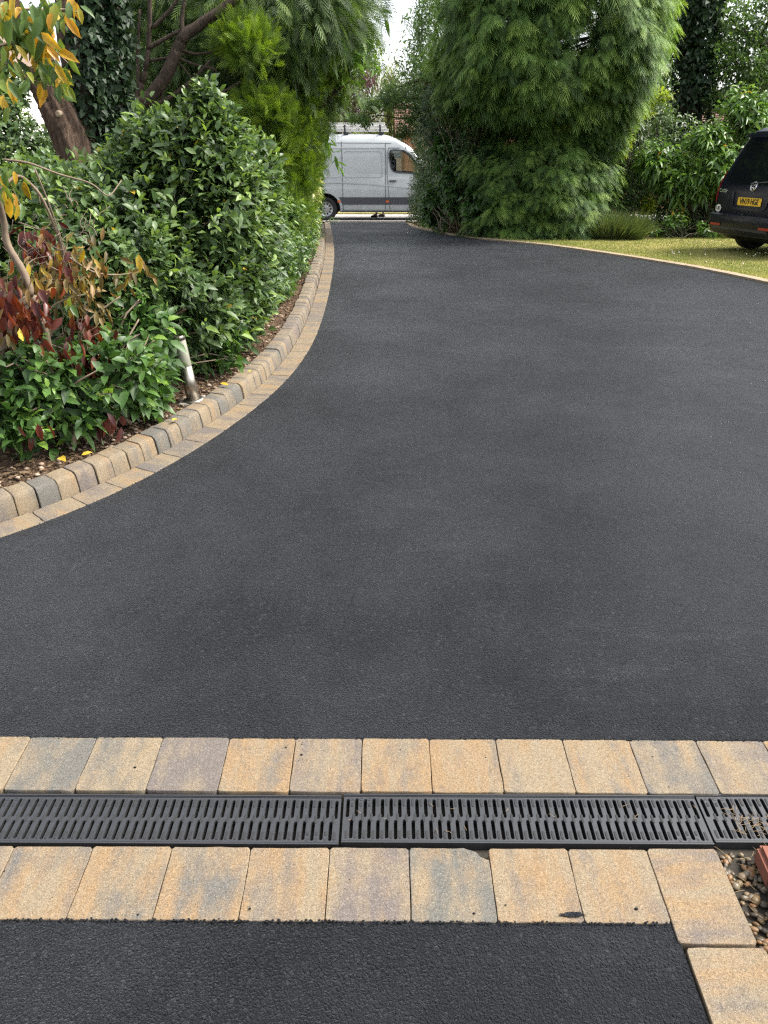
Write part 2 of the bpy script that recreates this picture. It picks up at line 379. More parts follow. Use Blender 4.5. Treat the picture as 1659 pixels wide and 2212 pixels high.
def surf(ells, n, rg, jit=.14, back=.35, minz=None, lump=.1):
    """points and outward normals on the union of ellipsoids"""
    ells = np.asarray(ells, float)
    ar = np.array([(e[3]*e[4])**.8 + (e[3]*e[5])**.8 + (e[4]*e[5])**.8 for e in ells]); ar /= ar.sum()
    Ps, Ns = [], []; got = 0; it = 0
    while got < n and it < 60:
        it += 1; m = max(n, 500)
        k = rg.choice(len(ells), m, p=ar); d = nrm(rg.normal(size=(m, 3)))
        c = ells[k, :3]; r = ells[k, 3:]
        ln = 1 + lump*np.sin(d[:, 0]*7 + k*1.7)*np.sin(d[:, 1]*6 + k)*np.sin(d[:, 2]*8 + k*2.3) + lump*.6*np.sin(d[:, 0]*15 + k)*np.sin(d[:, 2]*17)
        sc = (1 + jit*rg.normal(size=m)*.6 - jit*.3)*ln
        p = c + r*d*sc[:, None]; nn = nrm(d/r)
        ok = np.ones(m, bool)
        for j, e in enumerate(ells):
            q = (((p - e[:3])/e[3:])**2).sum(1)
            ok &= (q > .72) | (k == j)
        v = nrm(CAM - p); f = (nn*v).sum(1)
        ok &= (f > -.15) | (rg.random(m) < back)
        if minz is not None: ok &= p[:, 2] > minz
        Ps.append(p[ok]); Ns.append(nn[ok]); got += ok.sum()
    return np.concatenate(Ps)[:n], np.concatenate(Ns)[:n]

def inside(ells, n, rg, s=.85):
    ells = np.asarray(ells, float); vol = ells[:, 3]*ells[:, 4]*ells[:, 5]; vol = vol**.7; vol /= vol.sum()
    k = rg.choice(len(ells), n, p=vol); d = nrm(rg.normal(size=(n, 3)))*(rg.uniform(.35, s, n)[:, None])
    return ells[k, :3] + ells[k, 3:]*d

def rosettes(P, A, k, L, W, rg, U=LU, T=LT, spread=(35, 80), step=.22, droop=.25, tint0=.0, tint1=1.0):
    """k leaves round each shoot tip P with axis A"""
    m = len(P); A = nrm(A)
    ref = np.where(np.abs(A[:, 2:3]) < .9, np.array([[0, 0, 1.]]), np.array([[1., 0, 0]]))
    B = nrm(np.cross(A, ref)); C = np.cross(A, B)
    tt = np.clip(rg.normal(.5, .22, m), 0, 1)
    out = []
    ph0 = rg.uniform(0, 6.28, m)
    for j in range(k):
        ph = ph0 + j*2.4 + rg.normal(0, .25, m); an = np.radians(spread[0] + (spread[1] - spread[0])*j/max(1, k - 1) + rg.normal(0, 9, m))
        rad = B*np.cos(ph)[:, None] + C*np.sin(ph)[:, None]
        D = A*np.cos(an)[:, None] + rad*np.sin(an)[:, None]
        N = A*np.sin(an)[:, None] - rad*np.cos(an)[:, None] + np.array([0, 0, .35])
        sz = rg.uniform(.5, 1.22, m)*(.62 + .38*min(1, (j + 1)/3))
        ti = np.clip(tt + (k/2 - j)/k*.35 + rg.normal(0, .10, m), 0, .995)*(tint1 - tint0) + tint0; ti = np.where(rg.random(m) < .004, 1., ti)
        out.append(leaves(P - A*(step*L*j), D, N, L*sz, W*sz, U, T, droop, ti))
    return join(out)

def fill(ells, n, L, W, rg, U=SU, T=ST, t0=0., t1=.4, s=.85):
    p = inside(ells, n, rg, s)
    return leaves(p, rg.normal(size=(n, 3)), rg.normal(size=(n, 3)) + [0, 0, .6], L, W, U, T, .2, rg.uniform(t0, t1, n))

def tube(path, rad, sides=6):
    path = np.asarray(path, float); n = len(path); rad = np.broadcast_to(np.asarray(rad, float), (n,))
    tg = nrm(np.gradient(path, axis=0)); ref = np.array([.31, .17, .93])
    V = []
    a = np.linspace(0, 2*np.pi, sides, endpoint=False)
    for i in range(n):
        b = np.cross(tg[i], ref)
        if np.linalg.norm(b) < .2: b = np.cross(tg[i], [1., 0, 0])
        b = nrm(b); c = np.cross(tg[i], b)
        V.append(path[i] + rad[i]*(np.cos(a)[:, None]*b + np.sin(a)[:, None]*c))
    V = np.concatenate(V); T = []
    for i in range(n - 1):
        for j in range(sides):
            p, q = i*sides + j, i*sides + (j + 1) % sides
            T += [[p, q, q + sides], [p, q + sides, p + sides]]
    k = len(V); V = np.concatenate([V, path[:1], path[-1:]])
    for j in range(sides):
        T.append([k, (j + 1) % sides, j]); T.append([k + 1, (n - 1)*sides + j, (n - 1)*sides + (j + 1) % sides])
    return V, np.array(T), np.full(len(V), .5)

def bez(a, b, n=6, sag=.0, rg=None, jit=.0, up=.3):
    a = np.asarray(a, float); b = np.asarray(b, float); t = np.linspace(0, 1, n)[:, None]
    m = (a + b)/2 + np.array([0, 0, up*np.linalg.norm(b - a)*.5])
    p = (1 - t)**2*a + 2*t*(1 - t)*m + t*t*b
    if rg is not None and jit: p[1:-1] += rg.normal(0, jit, (n - 2, 3))
    return p

def stems(base, tips, rg, r0=.014, r1=.003, up=.35, sides=5, spread=.12):
    out = []
    for t in tips:
        a = np.asarray(base) + np.array([rg.normal(0, spread), rg.normal(0, spread), 0])
        out.append(tube(bez(a, t, 6, rg=rg, jit=.02, up=up), np.linspace(r0, r1, 6), sides))
    return join(out)

def prune(P, N):
    # the shrubs are cut back in front of the bollard light
    a = np.array([bp[0], bp[1]]); q = P[:, :2] - CAM[:2]; L_ = np.linalg.norm(a); t = q @ a/L_**2
    d = np.abs(q[:, 0]*a[1] - q[:, 1]*a[0])/L_
    bad = (t < 1.01) & (t > .5) & (d < .085) & (P[:, 2] < bp[2] + .55)
    return P[~bad], N[~bad]
def bush(name, label, cat, base, ells, tips, k, L, W, mat, rg, inner=2500, stem_mat=None, nstem=40, up=.45, out=.75, group=None, U=LU, T=LT,
         jit=.14, back=.35, spread=(35, 80), droop=.25, minz=None, fillmat=None, extra=None, lump=.1, step=.22):
    root = empty(name, base, 0, label, cat, group)
    P, N = surf(ells, tips, rg, jit, back, minz, lump)
    P, N = prune(P, N)
    A = N*out + np.array([0, 0, up]) + rg.normal(0, .28, P.shape)
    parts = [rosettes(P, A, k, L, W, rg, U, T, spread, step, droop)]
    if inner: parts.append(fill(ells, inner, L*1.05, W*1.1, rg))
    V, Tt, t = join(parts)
    tri_mesh('foliage', V, Tt, t, mat, root, True, base)
    if nstem:
        sel = P[rg.choice(len(P), min(nstem, len(P)), replace=False)]
        V, Tt, t = stems(base, sel, rg)
        tri_mesh('stem', V, Tt, t, stem_mat or M['twig_green'], root, True, base)
    return root

def frond_template(nb=5, wide=.58):
    V = [[0, .012, 0], [0, -.012, 0], [1, 0, 0]]; T = [[0, 1, 2]]
    for i in range(nb):
        u = .06 + .80*i/nb; l = wide*(1 - u)**.75*(.75 + .25*min(1, u*5)) + .05
        for s in (1, -1):
            us = u + (.05 if s < 0 else 0)
            k = len(V); bw = .026
            c, sn = math.cos(R(40)), math.sin(R(40))
            V += [[us - bw, 0, 0], [us + bw, 0, 0], [us + c*l*.5 - bw*.7, s*sn*l*.5, 0], [us + c*l*.55 + bw, s*sn*l*.5, 0], [us + c*l, s*sn*l, 0]]
            T += [[k, k + 1, k + 3], [k, k + 3, k + 2], [k + 2, k + 3, k + 4]]
            # a side tooth
            k2 = len(V); V += [[us + c*l*.3 + .07, s*sn*l*.42, 0]]; T += [[k + 1, k2, k + 3]]
    V = np.array(V); V[:, 2] = -.35*V[:, 1]**2
    return V, np.array(T)
FU, FT = frond_template()
FU2, FT2 = frond_template(4, .5)

def fronds(P, D, N, L, W, rg, droop=.35, U=FU, T=FT, tint=None):
    n = len(P); L = np.broadcast_to(np.asarray(L, float), (n,))
    V, Fc, t = leaves(P, D, N, L, L*W, U, T, droop, tint)
    return V, Fc, np.clip(t + np.tile(U[:, 0]*.35 - .12, n), 0, .97)

# ---------------------------------------------------------------- the ground
def sheet(name, mat, rows, dz, kind='structure', label=None):
    """rows: list of (y, x0, x1, nx) giving a strip that follows the slope of the land"""
    mb = MB(); V = []; Fc = []; nx = rows[0][3]
    for y, a, b, _ in rows:
        for i in range(nx + 1): V.append((a + (b - a)*i/nx, y, gz(y) + dz))
    for r in range(len(rows) - 1):
        for i in range(nx):
            p = r*(nx + 1) + i; Fc.append([p, p + 1, p + nx + 2, p + nx + 1])
    mb.add(V, Fc)
    o = mb.build(name, mat, None, True); tag(o, label, None, None, kind); return o

ys = list(np.arange(-6, 8, .25)) + list(np.arange(8, 34, .5)) + [36, 40, 50, 70, 110, 200, 400]
sheet('ground', M['soil'], [(y, -200, 200, 1) for y in ys], -.045)

E1 = [(0, 1168), (95, 1136), (187, 1100), (275, 1061), (346, 1022), (405, 985), (480, 938), (540, 893), (600, 845), (645, 793), (680, 735), (702, 670), (715, 610), (722, 555), (720, 520), (716, 497)]
pts = [gr(*e)[:2] for e in E1]
pts = [np.array([-4.6, 1.55]), np.array([-3.35, 2.05]), np.array([-2.45, 2.53])] + pts + [np.array([-1.52, 22.9])]
def catmull(P, n=14):
    P = [2*P[0] - P[1]] + list(P) + [2*P[-1] - P[-2]]; out = []
    for i in range(1, len(P) - 2):
        for t in np.linspace(0, 1, n, endpoint=False):
            a, b, c, d = P[i-1], P[i], P[i+1], P[i+2]
            out.append(.5*((2*b) + (c - a)*t + (2*a - 5*b + 4*c - d)*t*t + (3*b - a - 3*c + d)*t**3))
    out.append(P[-2]); return np.array(out)
def smooth(P, k=10):
    P = P.copy()
    for _ in range(k): P[1:-1] = .5*P[1:-1] + .25*(P[:-2] + P[2:])
    return P
def resample(P, step):
    s = np.concatenate([[0], np.cumsum(np.linalg.norm(np.diff(P, axis=0), axis=1))]); n = int(s[-1]/step)
    t = np.arange(n + 1)*step
    return np.stack([np.interp(t, s, P[:, 0]), np.interp(t, s, P[:, 1])], 1)
EDGE_L = resample(smooth(resample(catmull(pts), .1), 30), .02)      # asphalt edge on the left
E2 = [(883, 487), (888, 490), (905, 494), (960, 506), (1050, 519), (1150, 528), (1250, 541), (1350, 556), (1450, 572), (1550, 590), (1659, 614)]
ptr = [gr(*e)[:2] for e in E2]
ptr = [np.array([.60, 21.7])] + ptr + [np.array([4.85, 7.9]), np.array([5.15, 5.5]), np.array([5.2, 1.8])]
EDGE_R = resample(smooth(resample(catmull(ptr), .1), 30), .02)
def xl(y):
    o = np.argsort(EDGE_L[:, 1]); return float(np.interp(y, EDGE_L[o, 1], EDGE_L[o, 0]))
def xr(y):
    o = np.argsort(EDGE_R[:, 1]); return float(np.interp(y, EDGE_R[o, 1], EDGE_R[o, 0]))
yd = [1.856] + list(np.arange(2.0, 23.01, .12)) + [23.2]
sheet('driveway', M['asphalt'], [(y, xl(y) + .001 if y > 1.9 else -4.6, xr(min(y, 21.7)), 6) for y in yd], .001)
sheet('driveway_apron', M['asphalt'], [(y, -4.6, .7015, 3) for y in np.linspace(-3.0, 1.2735, 12)], .0)
sheet('joint_bed', M['joint'], [(y, -4.6, 1.6, 2) for y in (1.20, 1.35, 1.6, 1.8, 1.892)], -.030)
# bed soil on the left: from the kerb back, raised to just under the kerb top
NL = np.stack([-np.gradient(EDGE_L[:, 1]), np.gradient(EDGE_L[:, 0])], 1); NL = nrm(NL)
if NL[len(NL)//2, 0] > 0: NL = -NL
def off_l(d): return EDGE_L + NL*d
NR = np.stack([-np.gradient(EDGE_R[:, 1]), np.gradient(EDGE_R[:, 0])], 1); NR = nrm(NR)
if NR[len(NR)//2, 0] < 0: NR = -NR
mb = MB(); V = []; Fc = []
kb = off_l(.255)[::12]
cols = 26
rs = np.random.default_rng(3)
for i, p in enumerate(kb):
    for j in range(cols + 1):
        d = (j/cols)**2*9.0; x = p[0] - d*1.0; y = p[1] + d*.12
        V.append((x, y, gz(y) + .072 + min(.10, d*.12) + (rs.normal(0, .006) if j else 0)))
for i in range(len(kb) - 1):
    for j in range(cols):
        q = i*(cols + 1) + j; Fc.append([q, q + 1, q + cols + 2, q + cols + 1])
mb.add(V, Fc); tag(mb.build('soil_bed', M['soil'], None, True), None, None, None, 'structure')
def bedz(x, y):
    d = max(0.0, xl(y) - .25 - x); return gz(y) + .072 + min(.10, d*.12)
# right: lawn and bed
rows = []
for y in np.arange(1.9, 15.01, .25): rows.append((y, xr(y) + .145, 22., 8))
sheet('lawn', M['lawn'], rows, .012)
rows = [(y, xr(min(y, 21.6)) + .105, 5.0, 6) for y in np.arange(14.9, 21.6, .25)]
sheet('soil_bed', M['soil'], rows, .02)
# road, pavements, verge beyond the gate
sheet('pavement', M['slab'], [(y, -40, 40, 2) for y in (23.2, 23.8)], .004)
sheet('road', M['road'], [(y, -60, 60, 2) for y in (23.8, 25, 26.5, 27.0)], -.012)
sheet('pavement', M['pavement'], [(y, -60, 60, 2) for y in (27.0, 27.6, 28.4)], .0)
sheet('verge', M['lawn'], [(y, -60, 60, 2) for y in (28.4, 29.5, 31, 34, 40, 60)], .03)

# ---------------------------------------------------------------- paving blocks, kerbs, drain
ORD = ['first', 'second', 'third', 'fourth', 'fifth', 'sixth', 'seventh', 'eighth', 'ninth', 'tenth', 'eleventh', 'twelfth', 'thirteenth', 'fourteenth', 'fifteenth',
       'sixteenth', 'seventeenth', 'eighteenth', 'nineteenth', 'twentieth']
TEN = ['', '', 'twenty', 'thirty', 'forty', 'fifty', 'sixty', 'seventy', 'eighty', 'ninety']
def ordinal(i):
    if i < 20: return ORD[i]
    t, u = divmod(i + 1, 10)
    if u == 0: return {2: 'twentieth', 3: 'thirtieth', 4: 'fortieth', 5: 'fiftieth', 6: 'sixtieth'}[t]
    return TEN[t] + '-' + ORD[u - 1]

def block(name, outline, mat, depth=.06, bev=.005, lift=0.0, col=(.1, .1, .2, 1), wob=.0012, seed=0, rot=0.):
    """a paving block: outline is a CCW list of (x, y); top follows the land"""
    rg = np.random.default_rng(seed)
    o2 = np.array(outline, float); c = o2.mean(0)
    # densify so that edges can be slightly worn
    dens = []
    for i in range(len(o2)):
        a, b = o2[i], o2[(i + 1) % len(o2)]
        la = nrm(a - c)
        for t in (.03, .2, .4, .6, .8, .97): dens.append(a + (b - a)*t)
    P = np.array(dens); P += rg.normal(0, wob, P.shape)
    n = len(P); V = []; tilt = rg.normal(0, .002, 2); dz = rg.normal(0, .0008)
    def z(p): return gz(p[1]) + lift + dz + float((p - c) @ tilt)
    d = nrm(c - P)
    rings = [(0., -depth), (0., -bev*1.3), (bev*.3, -bev*.4), (bev*1.1, 0.)]
    for ins, h in rings:
        for i in range(n):
            q = P[i] + d[i]*ins*(1 + .25*rg.normal()); V.append((q[0], q[1], z(q) + h))
    Fc = []
    for r in range(3):
        for i in range(n):
            j = (i + 1) % n; Fc.append([r*n + i, r*n + j, (r + 1)*n + j, (r + 1)*n + i])
    Fc.append(list(range(3*n, 4*n)))
    loc = (c[0], c[1], gz(c[1]) + lift)
    V = np.array(V) - np.array(loc)
    cr, sr = math.cos(-rot), math.sin(-rot)
    V[:, :2] = V[:, :2] @ np.array([[cr, sr], [-sr, cr]])
    m = MB(); m.add(V, Fc); o = m.build(name, mat, None, True)
    for p in o.data.polygons:
        if len(p.vertices) > 4: p.use_smooth = False
    o.location = loc; o.rotation_euler = (0, 0, rot); o.color = col
    return o

SL = -.0068                                              # the rows run very slightly off square
def row_block(x0, x1, v0, v1, col, label, seed, group, rot=0., chip=False):
    g = .0010
    q = [(x0 + g, v0), (x1 - g, v0), (x1 - g, v1), (x0 + g, v1)]
    if chip: q[2:3] = [(x1 - g, v1 - .036), (x1 - .020, v1 - .026), (x1 - .034, v1 - .010), (x1 - .062, v1)]
    o = block('paving_block', [(x, y + SL*(x + 1.1)) for x, y in q], M['paver'], .06, .0017, .004, col, .0005, seed, rot)
    return tag(o, label, 'paving block', group)

G1 = 'paving blocks in the row beyond the drain'
row1 = [((-.1, .1, .1, 1), 'buff'), ((.75, .0, .1, 1), 'grey green'), ((.35, -.1, .1, 1), 'mottled grey and buff'), ((.85, .0, .8, 1), 'plain grey'), ((-.1, .7, .3, 1), 'warm orange'),
        ((.35, .25, .9, 1), 'pinkish tan'), ((.05, .75, .4, 1), 'striped orange'), ((-.05, .6, .5, 1), 'orange tan'), ((.05, .3, .6, 1), 'tan with grey edge'), ((-.15, .3, .3, 1), 'plain tan'),
        ((.55, .2, .3, 1), 'grey with tan corner'), ((.25, .1, .8, 1), 'pale grey tan'), ((-.2, .8, .5, 1), 'bright orange')]
x = -.892 - 2*.2062
for i, (c, d) in enumerate(row1[:1] + row1):
    if i: row_block(x, x + .2062, 1.668, 1.874, c, '%s paving block beyond the drain, %s from the left edge' % (d, ORD[i - 1]), 100 + i, G1)
    else: pass
    x += .2062 if i else .2062*0
G2 = 'paving blocks in the row before the drain'
row2 = [((.45, .1, .9, 1), 'tan and brown'), ((.12, .45, .3, 1), 'tan streaked'), ((.15, .55, .1, 1), 'orange with grey edge'), ((.20, .75, .2, 1), 'half grey half orange'), ((.05, .4, .6, 1), 'orange tan with grey flecks'),
        ((.72, .1, .95, 1), 'purplish grey brown'), ((.85, .3, .0, 1), 'blue grey chipped'), ((.12, .5, .5, 1), 'tan with grey middle'), ((-.05, .4, .6, 1), 'golden tan tar-smeared')]
x = -.983 - .2098
for i, (c, d) in enumerate(row2):
    row_block(x, x + .2098, 1.276, 1.482, c, '%s paving block before the drain, %s from the left edge' % (d, ORD[i]), 200 + i, G2, 0., 'chipped' in d)
    x += .2098
XC = x
row_block(XC, XC + .185, 1.224, 1.484, (.25, .55, .95, 1), 'tan paving block with dark end turning the corner beside the pebbles', 231, G2, R(90))
row_block(XC + .012, XC + .200, .955, 1.217, (-.02, .35, .6, 1), 'sandy paving block at the bottom right corner of the photo', 232, G2, R(90))
row_block(XC + .020, XC + .210, .69, .951, (.05, .35, .6, 1), 'sandy paving block nearest the viewer on the right edging', 233, G2, R(90))
# dark tar smear and chipped corner are small flakes of asphalt on the blocks
mb = MB(); rs = np.random.default_rng(9)
for cx, cy, sx, sy in ((.46, 1.284, .042, .009),):
    a = np.linspace(0, 2*np.pi, 24, endpoint=False); rr = 1 + rs.normal(0, .12, 24)
    V = [(cx + sx*.7*r_*math.cos(t), cy + sy*.8*r_*math.sin(t), gz(cy) + .0075) for t, r_ in zip(a, rr)] + [(cx, cy, gz(cy) + .010)]
    mb.add(V, [[i, (i + 1) % 24, 24] for i in range(24)])
tag(mb.build('tar_smear', M['asphalt'], None, True, (.46, 1.284, gz(1.284))), 'black tar smear on the near edge of the golden tan block', 'tar smear')

# edging along the left side of the drive: flat blocks, then a raised kerb
def walk(curve, pitch, start=0.0):
    s = np.concatenate([[0], np.cumsum(np.linalg.norm(np.diff(curve, axis=0), axis=1))])
    return np.arange(start, s[-1], pitch), s
def pat(curve, s, t): return np.array([np.interp(t, s, curve[:, 0]), np.interp(t, s, curve[:, 1])])
rc = np.random.default_rng(5)
PAL = [((.25, .15, .6, 1), 'tan'), ((.6, .0, .9, 1), 'pinkish grey'), ((.1, .35, .6, 1), 'orange buff'), ((.7, -.1, .5, 1), 'grey'), ((.4, .1, .9, 1), 'brownish buff'), ((.15, .05, .7, 1), 'sandy')]
outer, mid_, inn = EDGE_L, off_l(.138), off_l(.262)
tk, s = walk(EDGE_L, .2165, .02)
def visible_left(p): 
    q = p - CAM; f = q[1]*math.cos(TH) - q[2]*math.sin(TH); return CX + F*q[0]/f
nf = 0
for i in range(len(tk) - 1):
    a, b = tk[i] + .0015, tk[i + 1] - .0015
    P0, P1 = pat(outer, s, a), pat(outer, s, b); Q0, Q1 = pat(mid_, s, a), pat(mid_, s, b)
    px = visible_left(np.array([P1[0], P1[1], gz(P1[1])]))
    if px < -60: continue
    c, d = PAL[rc.integers(len(PAL))]
    o = block('edging_block', [P0, P1, Q1, Q0], M['paver'], .06, .003, .005, (c[0], c[1], c[2], 1), .0012, 300 + i, math.atan2(*(P1 - P0)[::-1]))
    lab = ('%s flat edging block on the curved left edge, %s from the near end' % (d, ordinal(nf))) if nf < 40 else 'small far flat edging block on the left edge towards the van'
    tag(o, lab, 'edging block', 'flat edging blocks along the left side of the drive'); nf += 1

def kerb_block(P0, P1, Q0, Q1, seed, col):
    rg = np.random.default_rng(seed)
    prof = [(0.0, -.05), (0.001, .02), (.013, .078), (.020, .093), (.029, .1005), (.042, .104), (.122, .105), (.122, -.05)]
    n = len(prof); V = []; lift = rg.normal(0, .002); lat = rg.normal(0, .0025)
    rows = [(.0, .0022), (.018, .0004), (.035, 0.), (.5, 0.), (.965, 0.), (.982, .0004), (1., .0022)]
    W = .124
    for t, ins in rows:
        A = P0 + (P1 - P0)*t; B = Q0 + (Q1 - Q0)*t; d = nrm(B - A)
        for k, (u, h) in enumerate(prof):
            uu = u + (ins if k in (0, 1, 2, 3) else 0) + lat; hh = h - (ins if 2 <= k <= 6 else 0)
            jit = rg.normal(0, .0011, 2)
            p = A + d*(uu + jit[0]); V.append((p[0], p[1], gz(p[1]) + hh + lift + jit[1]))
    Fc = []
    for r in range(len(rows) - 1):
        for k in range(n - 1): Fc.append([r*n + k, (r + 1)*n + k, (r + 1)*n + k + 1, r*n + k + 1])
    Fc.append(list(range(n))); Fc.append(list(range((len(rows) - 1)*n, len(rows)*n))[::-1])
    c = (P0 + P1 + Q0 + Q1)/4; loc = np.array([c[0], c[1], gz(c[1])])
    m = MB(); V = np.array(V) - loc
    rot = math.atan2(*(P1 - P0)[::-1]); cr, sr = math.cos(-rot), math.sin(-rot)
    V[:, :2] = V[:, :2] @ np.array([[cr, sr], [-sr, cr]])
    m.add(V, Fc); o = m.build('kerb_block', M['kerb'], None, True)
    bm = bmesh.new(); bm.from_mesh(o.data)
    for e in bm.edges: e.smooth = len(e.link_faces) == 2 and e.calc_face_angle(0) < R(34)
    bm.to_mesh(o.data); bm.free()
    o.location = loc; o.rotation_euler = (0, 0, rot); o.color = col
    return o
mid2 = off_l(.141)
tk, s2 = walk(mid2, .1075, .03); nk = 0
PK = [((.85, -.2, .15, 1), 'grey'), ((.45, -.1, .3, 1), 'grey buff'), ((.05, -.05, .3, 1), 'yellow buff'), ((.75, -.1, .95, 1), 'purplish'), ((1., -.2, .1, 1), 'blue grey'), ((.35, -.05, .6, 1), 'sandy'), ((.6, -.1, .4, 1), 'mottled')]
for i in range(len(tk) - 1):
    ga = .0030 + .0008*rc.normal() if nk < 14 else .0022; a, b = tk[i] + ga, tk[i + 1] - ga
    P0, P1 = pat(mid2, s2, a), pat(mid2, s2, b); Q0, Q1 = pat(inn, s2, a), pat(inn, s2, b)
    if visible_left(np.array([P1[0], P1[1], gz(P1[1])])) < -70 or P0[1] > 19: continue
    c, d = PK[rc.integers(len(PK))]
    o = kerb_block(P0, P1, Q0, Q1, 700 + i, c)
    lab = ('%s raised kerb block with rounded top, %s from the near end of the kerb' % (d, ordinal(nk))) if nk < 46 else 'small far raised kerb block under the hedge edge'
    tag(o, lab, 'kerb block', 'raised kerb blocks along the planted bed'); nk += 1

# pale flush edging along the right side
tk, s = walk(EDGE_R, .2165, .02); inr = EDGE_R + NR*.145
for i in range(len(tk) - 1):
    a, b = tk[i] + .0012, tk[i + 1] - .0012
    P0, P1 = pat(EDGE_R, s, a), pat(EDGE_R, s, b); Q0, Q1 = pat(inr, s, a), pat(inr, s, b)
    q = visible_left(np.array([P1[0], P1[1], gz(P1[1])]))
    if q > 1720: continue
    c, d = PAL[rc.integers(len(PAL))]
    ol = [P0, Q0, Q1, P1]
    if (Q0 - P0)[0]*(P1 - P0)[1] - (Q0 - P0)[1]*(P1 - P0)[0] < 0: ol = ol[::-1]
    o = block('edging_block', ol, M['paver_pale'], .06, .003, .026, (c[0]*.4 - .15, c[1]*.5 - .1, c[2], 1), .0012, 900 + i, math.atan2(*(P1 - P0)[::-1]))
    tag(o, 'pale flush edging block in the thin line beside the lawn and right bed', 'edging block', 'pale edging blocks along the right side of the drive')
# rounded end of the right edging at the gate, and the setts across the drive end
for i, xx in enumerate(np.arange(-1.62, .60, .21)):
    o = block('threshold_block', [(xx, 23.2), (xx + .205, 23.2), (xx + .205, 23.32), (xx, 23.32)], M['paver'], .05, .003, .012, (.5, .1, .3, 1), .001, 1200 + i)
    tag(o, 'buff threshold block in the line across the far end of the drive', 'threshold block', 'threshold blocks across the drive end')

# channel drain: three grates lying in black channels
def slot_plate(mb, x0, x1, y0, y1, cx, cy, hw, hl, z, depth):
    a = [(-math.pi/2 + math.pi*0 + 0)]
    pts = []
    for k in range(5): t = math.pi*k/4; pts.append((cx + hw*math.cos(t), cy + hl - hw + hw*math.sin(t)))
    for k in range(5): t = math.pi + math.pi*k/4; pts.append((cx + hw*math.cos(t), cy - hl + hw + hw*math.sin(t)))
    outr = [(x1, cy + hl - hw), (x1, y1), (cx, y1), (x0, y1), (x0, cy + hl - hw), (x0, cy - hl + hw), (x0, y0), (cx, y0), (x1, y0), (x1, cy - hl + hw)]
    V = [(p[0], p[1], z) for p in outr] + [(p[0], p[1], z) for p in pts]
    V += [(cx + (p[0] - cx)*.86, cy + (p[1] - cy)*.97, z - .0025) for p in pts] + [(cx + (p[0] - cx)*.80, cy + (p[1] - cy)*.95, z - depth) for p in pts]
    Fc = []
    for i in range(10):
        j = (i + 1) % 10
        Fc += [[i, j, 10 + j, 10 + i], [10 + i, 10 + j, 20 + j, 20 + i], [20 + i, 20 + j, 30 + j, 30 + i]]
    mb.add(V, Fc[0:]); 
    for q in range(10): mb.M[-1 - 3*q] = 1  # lower slot walls blackened, shade of the depth put into the colour
def stud(mb, cx, cy, hw, hl, z, h=.0016):
    pts = []
    for k in range(5): t = math.pi*k/4; pts.append((math.cos(t)*hw, hl - hw + hw*math.sin(t)))
    for k in range(5): t = math.pi + math.pi*k/4; pts.append((math.cos(t)*hw, -hl + hw + hw*math.sin(t)))
    V = [(cx + p[0], cy + p[1], z) for p in pts] + [(cx + p[0]*.82, cy + p[1]*.95, z + h) for p in pts]
    mb.add(V, [[i, (i + 1) % 10, 10 + (i + 1) % 10, 10 + i] for i in range(10)] + [list(range(10, 20))])
def text(body, size, mat, parent, loc, rot=(0, 0, 0), ext=.0006, name='lettering', align='CENTER', sx=1.0, shear=0., bold=0.):
    c = bpy.data.curves.new(name, 'FONT'); c.body = body; c.size = size; c.extrude = ext; c.align_x = align; c.align_y = 'CENTER'; c.shear = shear; c.offset = bold
    o = bpy.data.objects.new(name, c); COL.objects.link(o); c.materials.append(mat)
    o.location = loc; o.rotation_euler = rot; o.scale = (sx, 1, 1)
    bpy.context.view_layer.update()
    me = bpy.data.meshes.new_from_object(o.evaluated_get(bpy.context.evaluated_depsgraph_get()))
    m = bpy.data.objects.new(name, me); COL.objects.link(m); m.location = loc; m.rotation_euler = rot; m.scale = (sx, 1, 1)
    bpy.data.objects.remove(o); me.name = name
    if parent: m.parent = parent
    return m
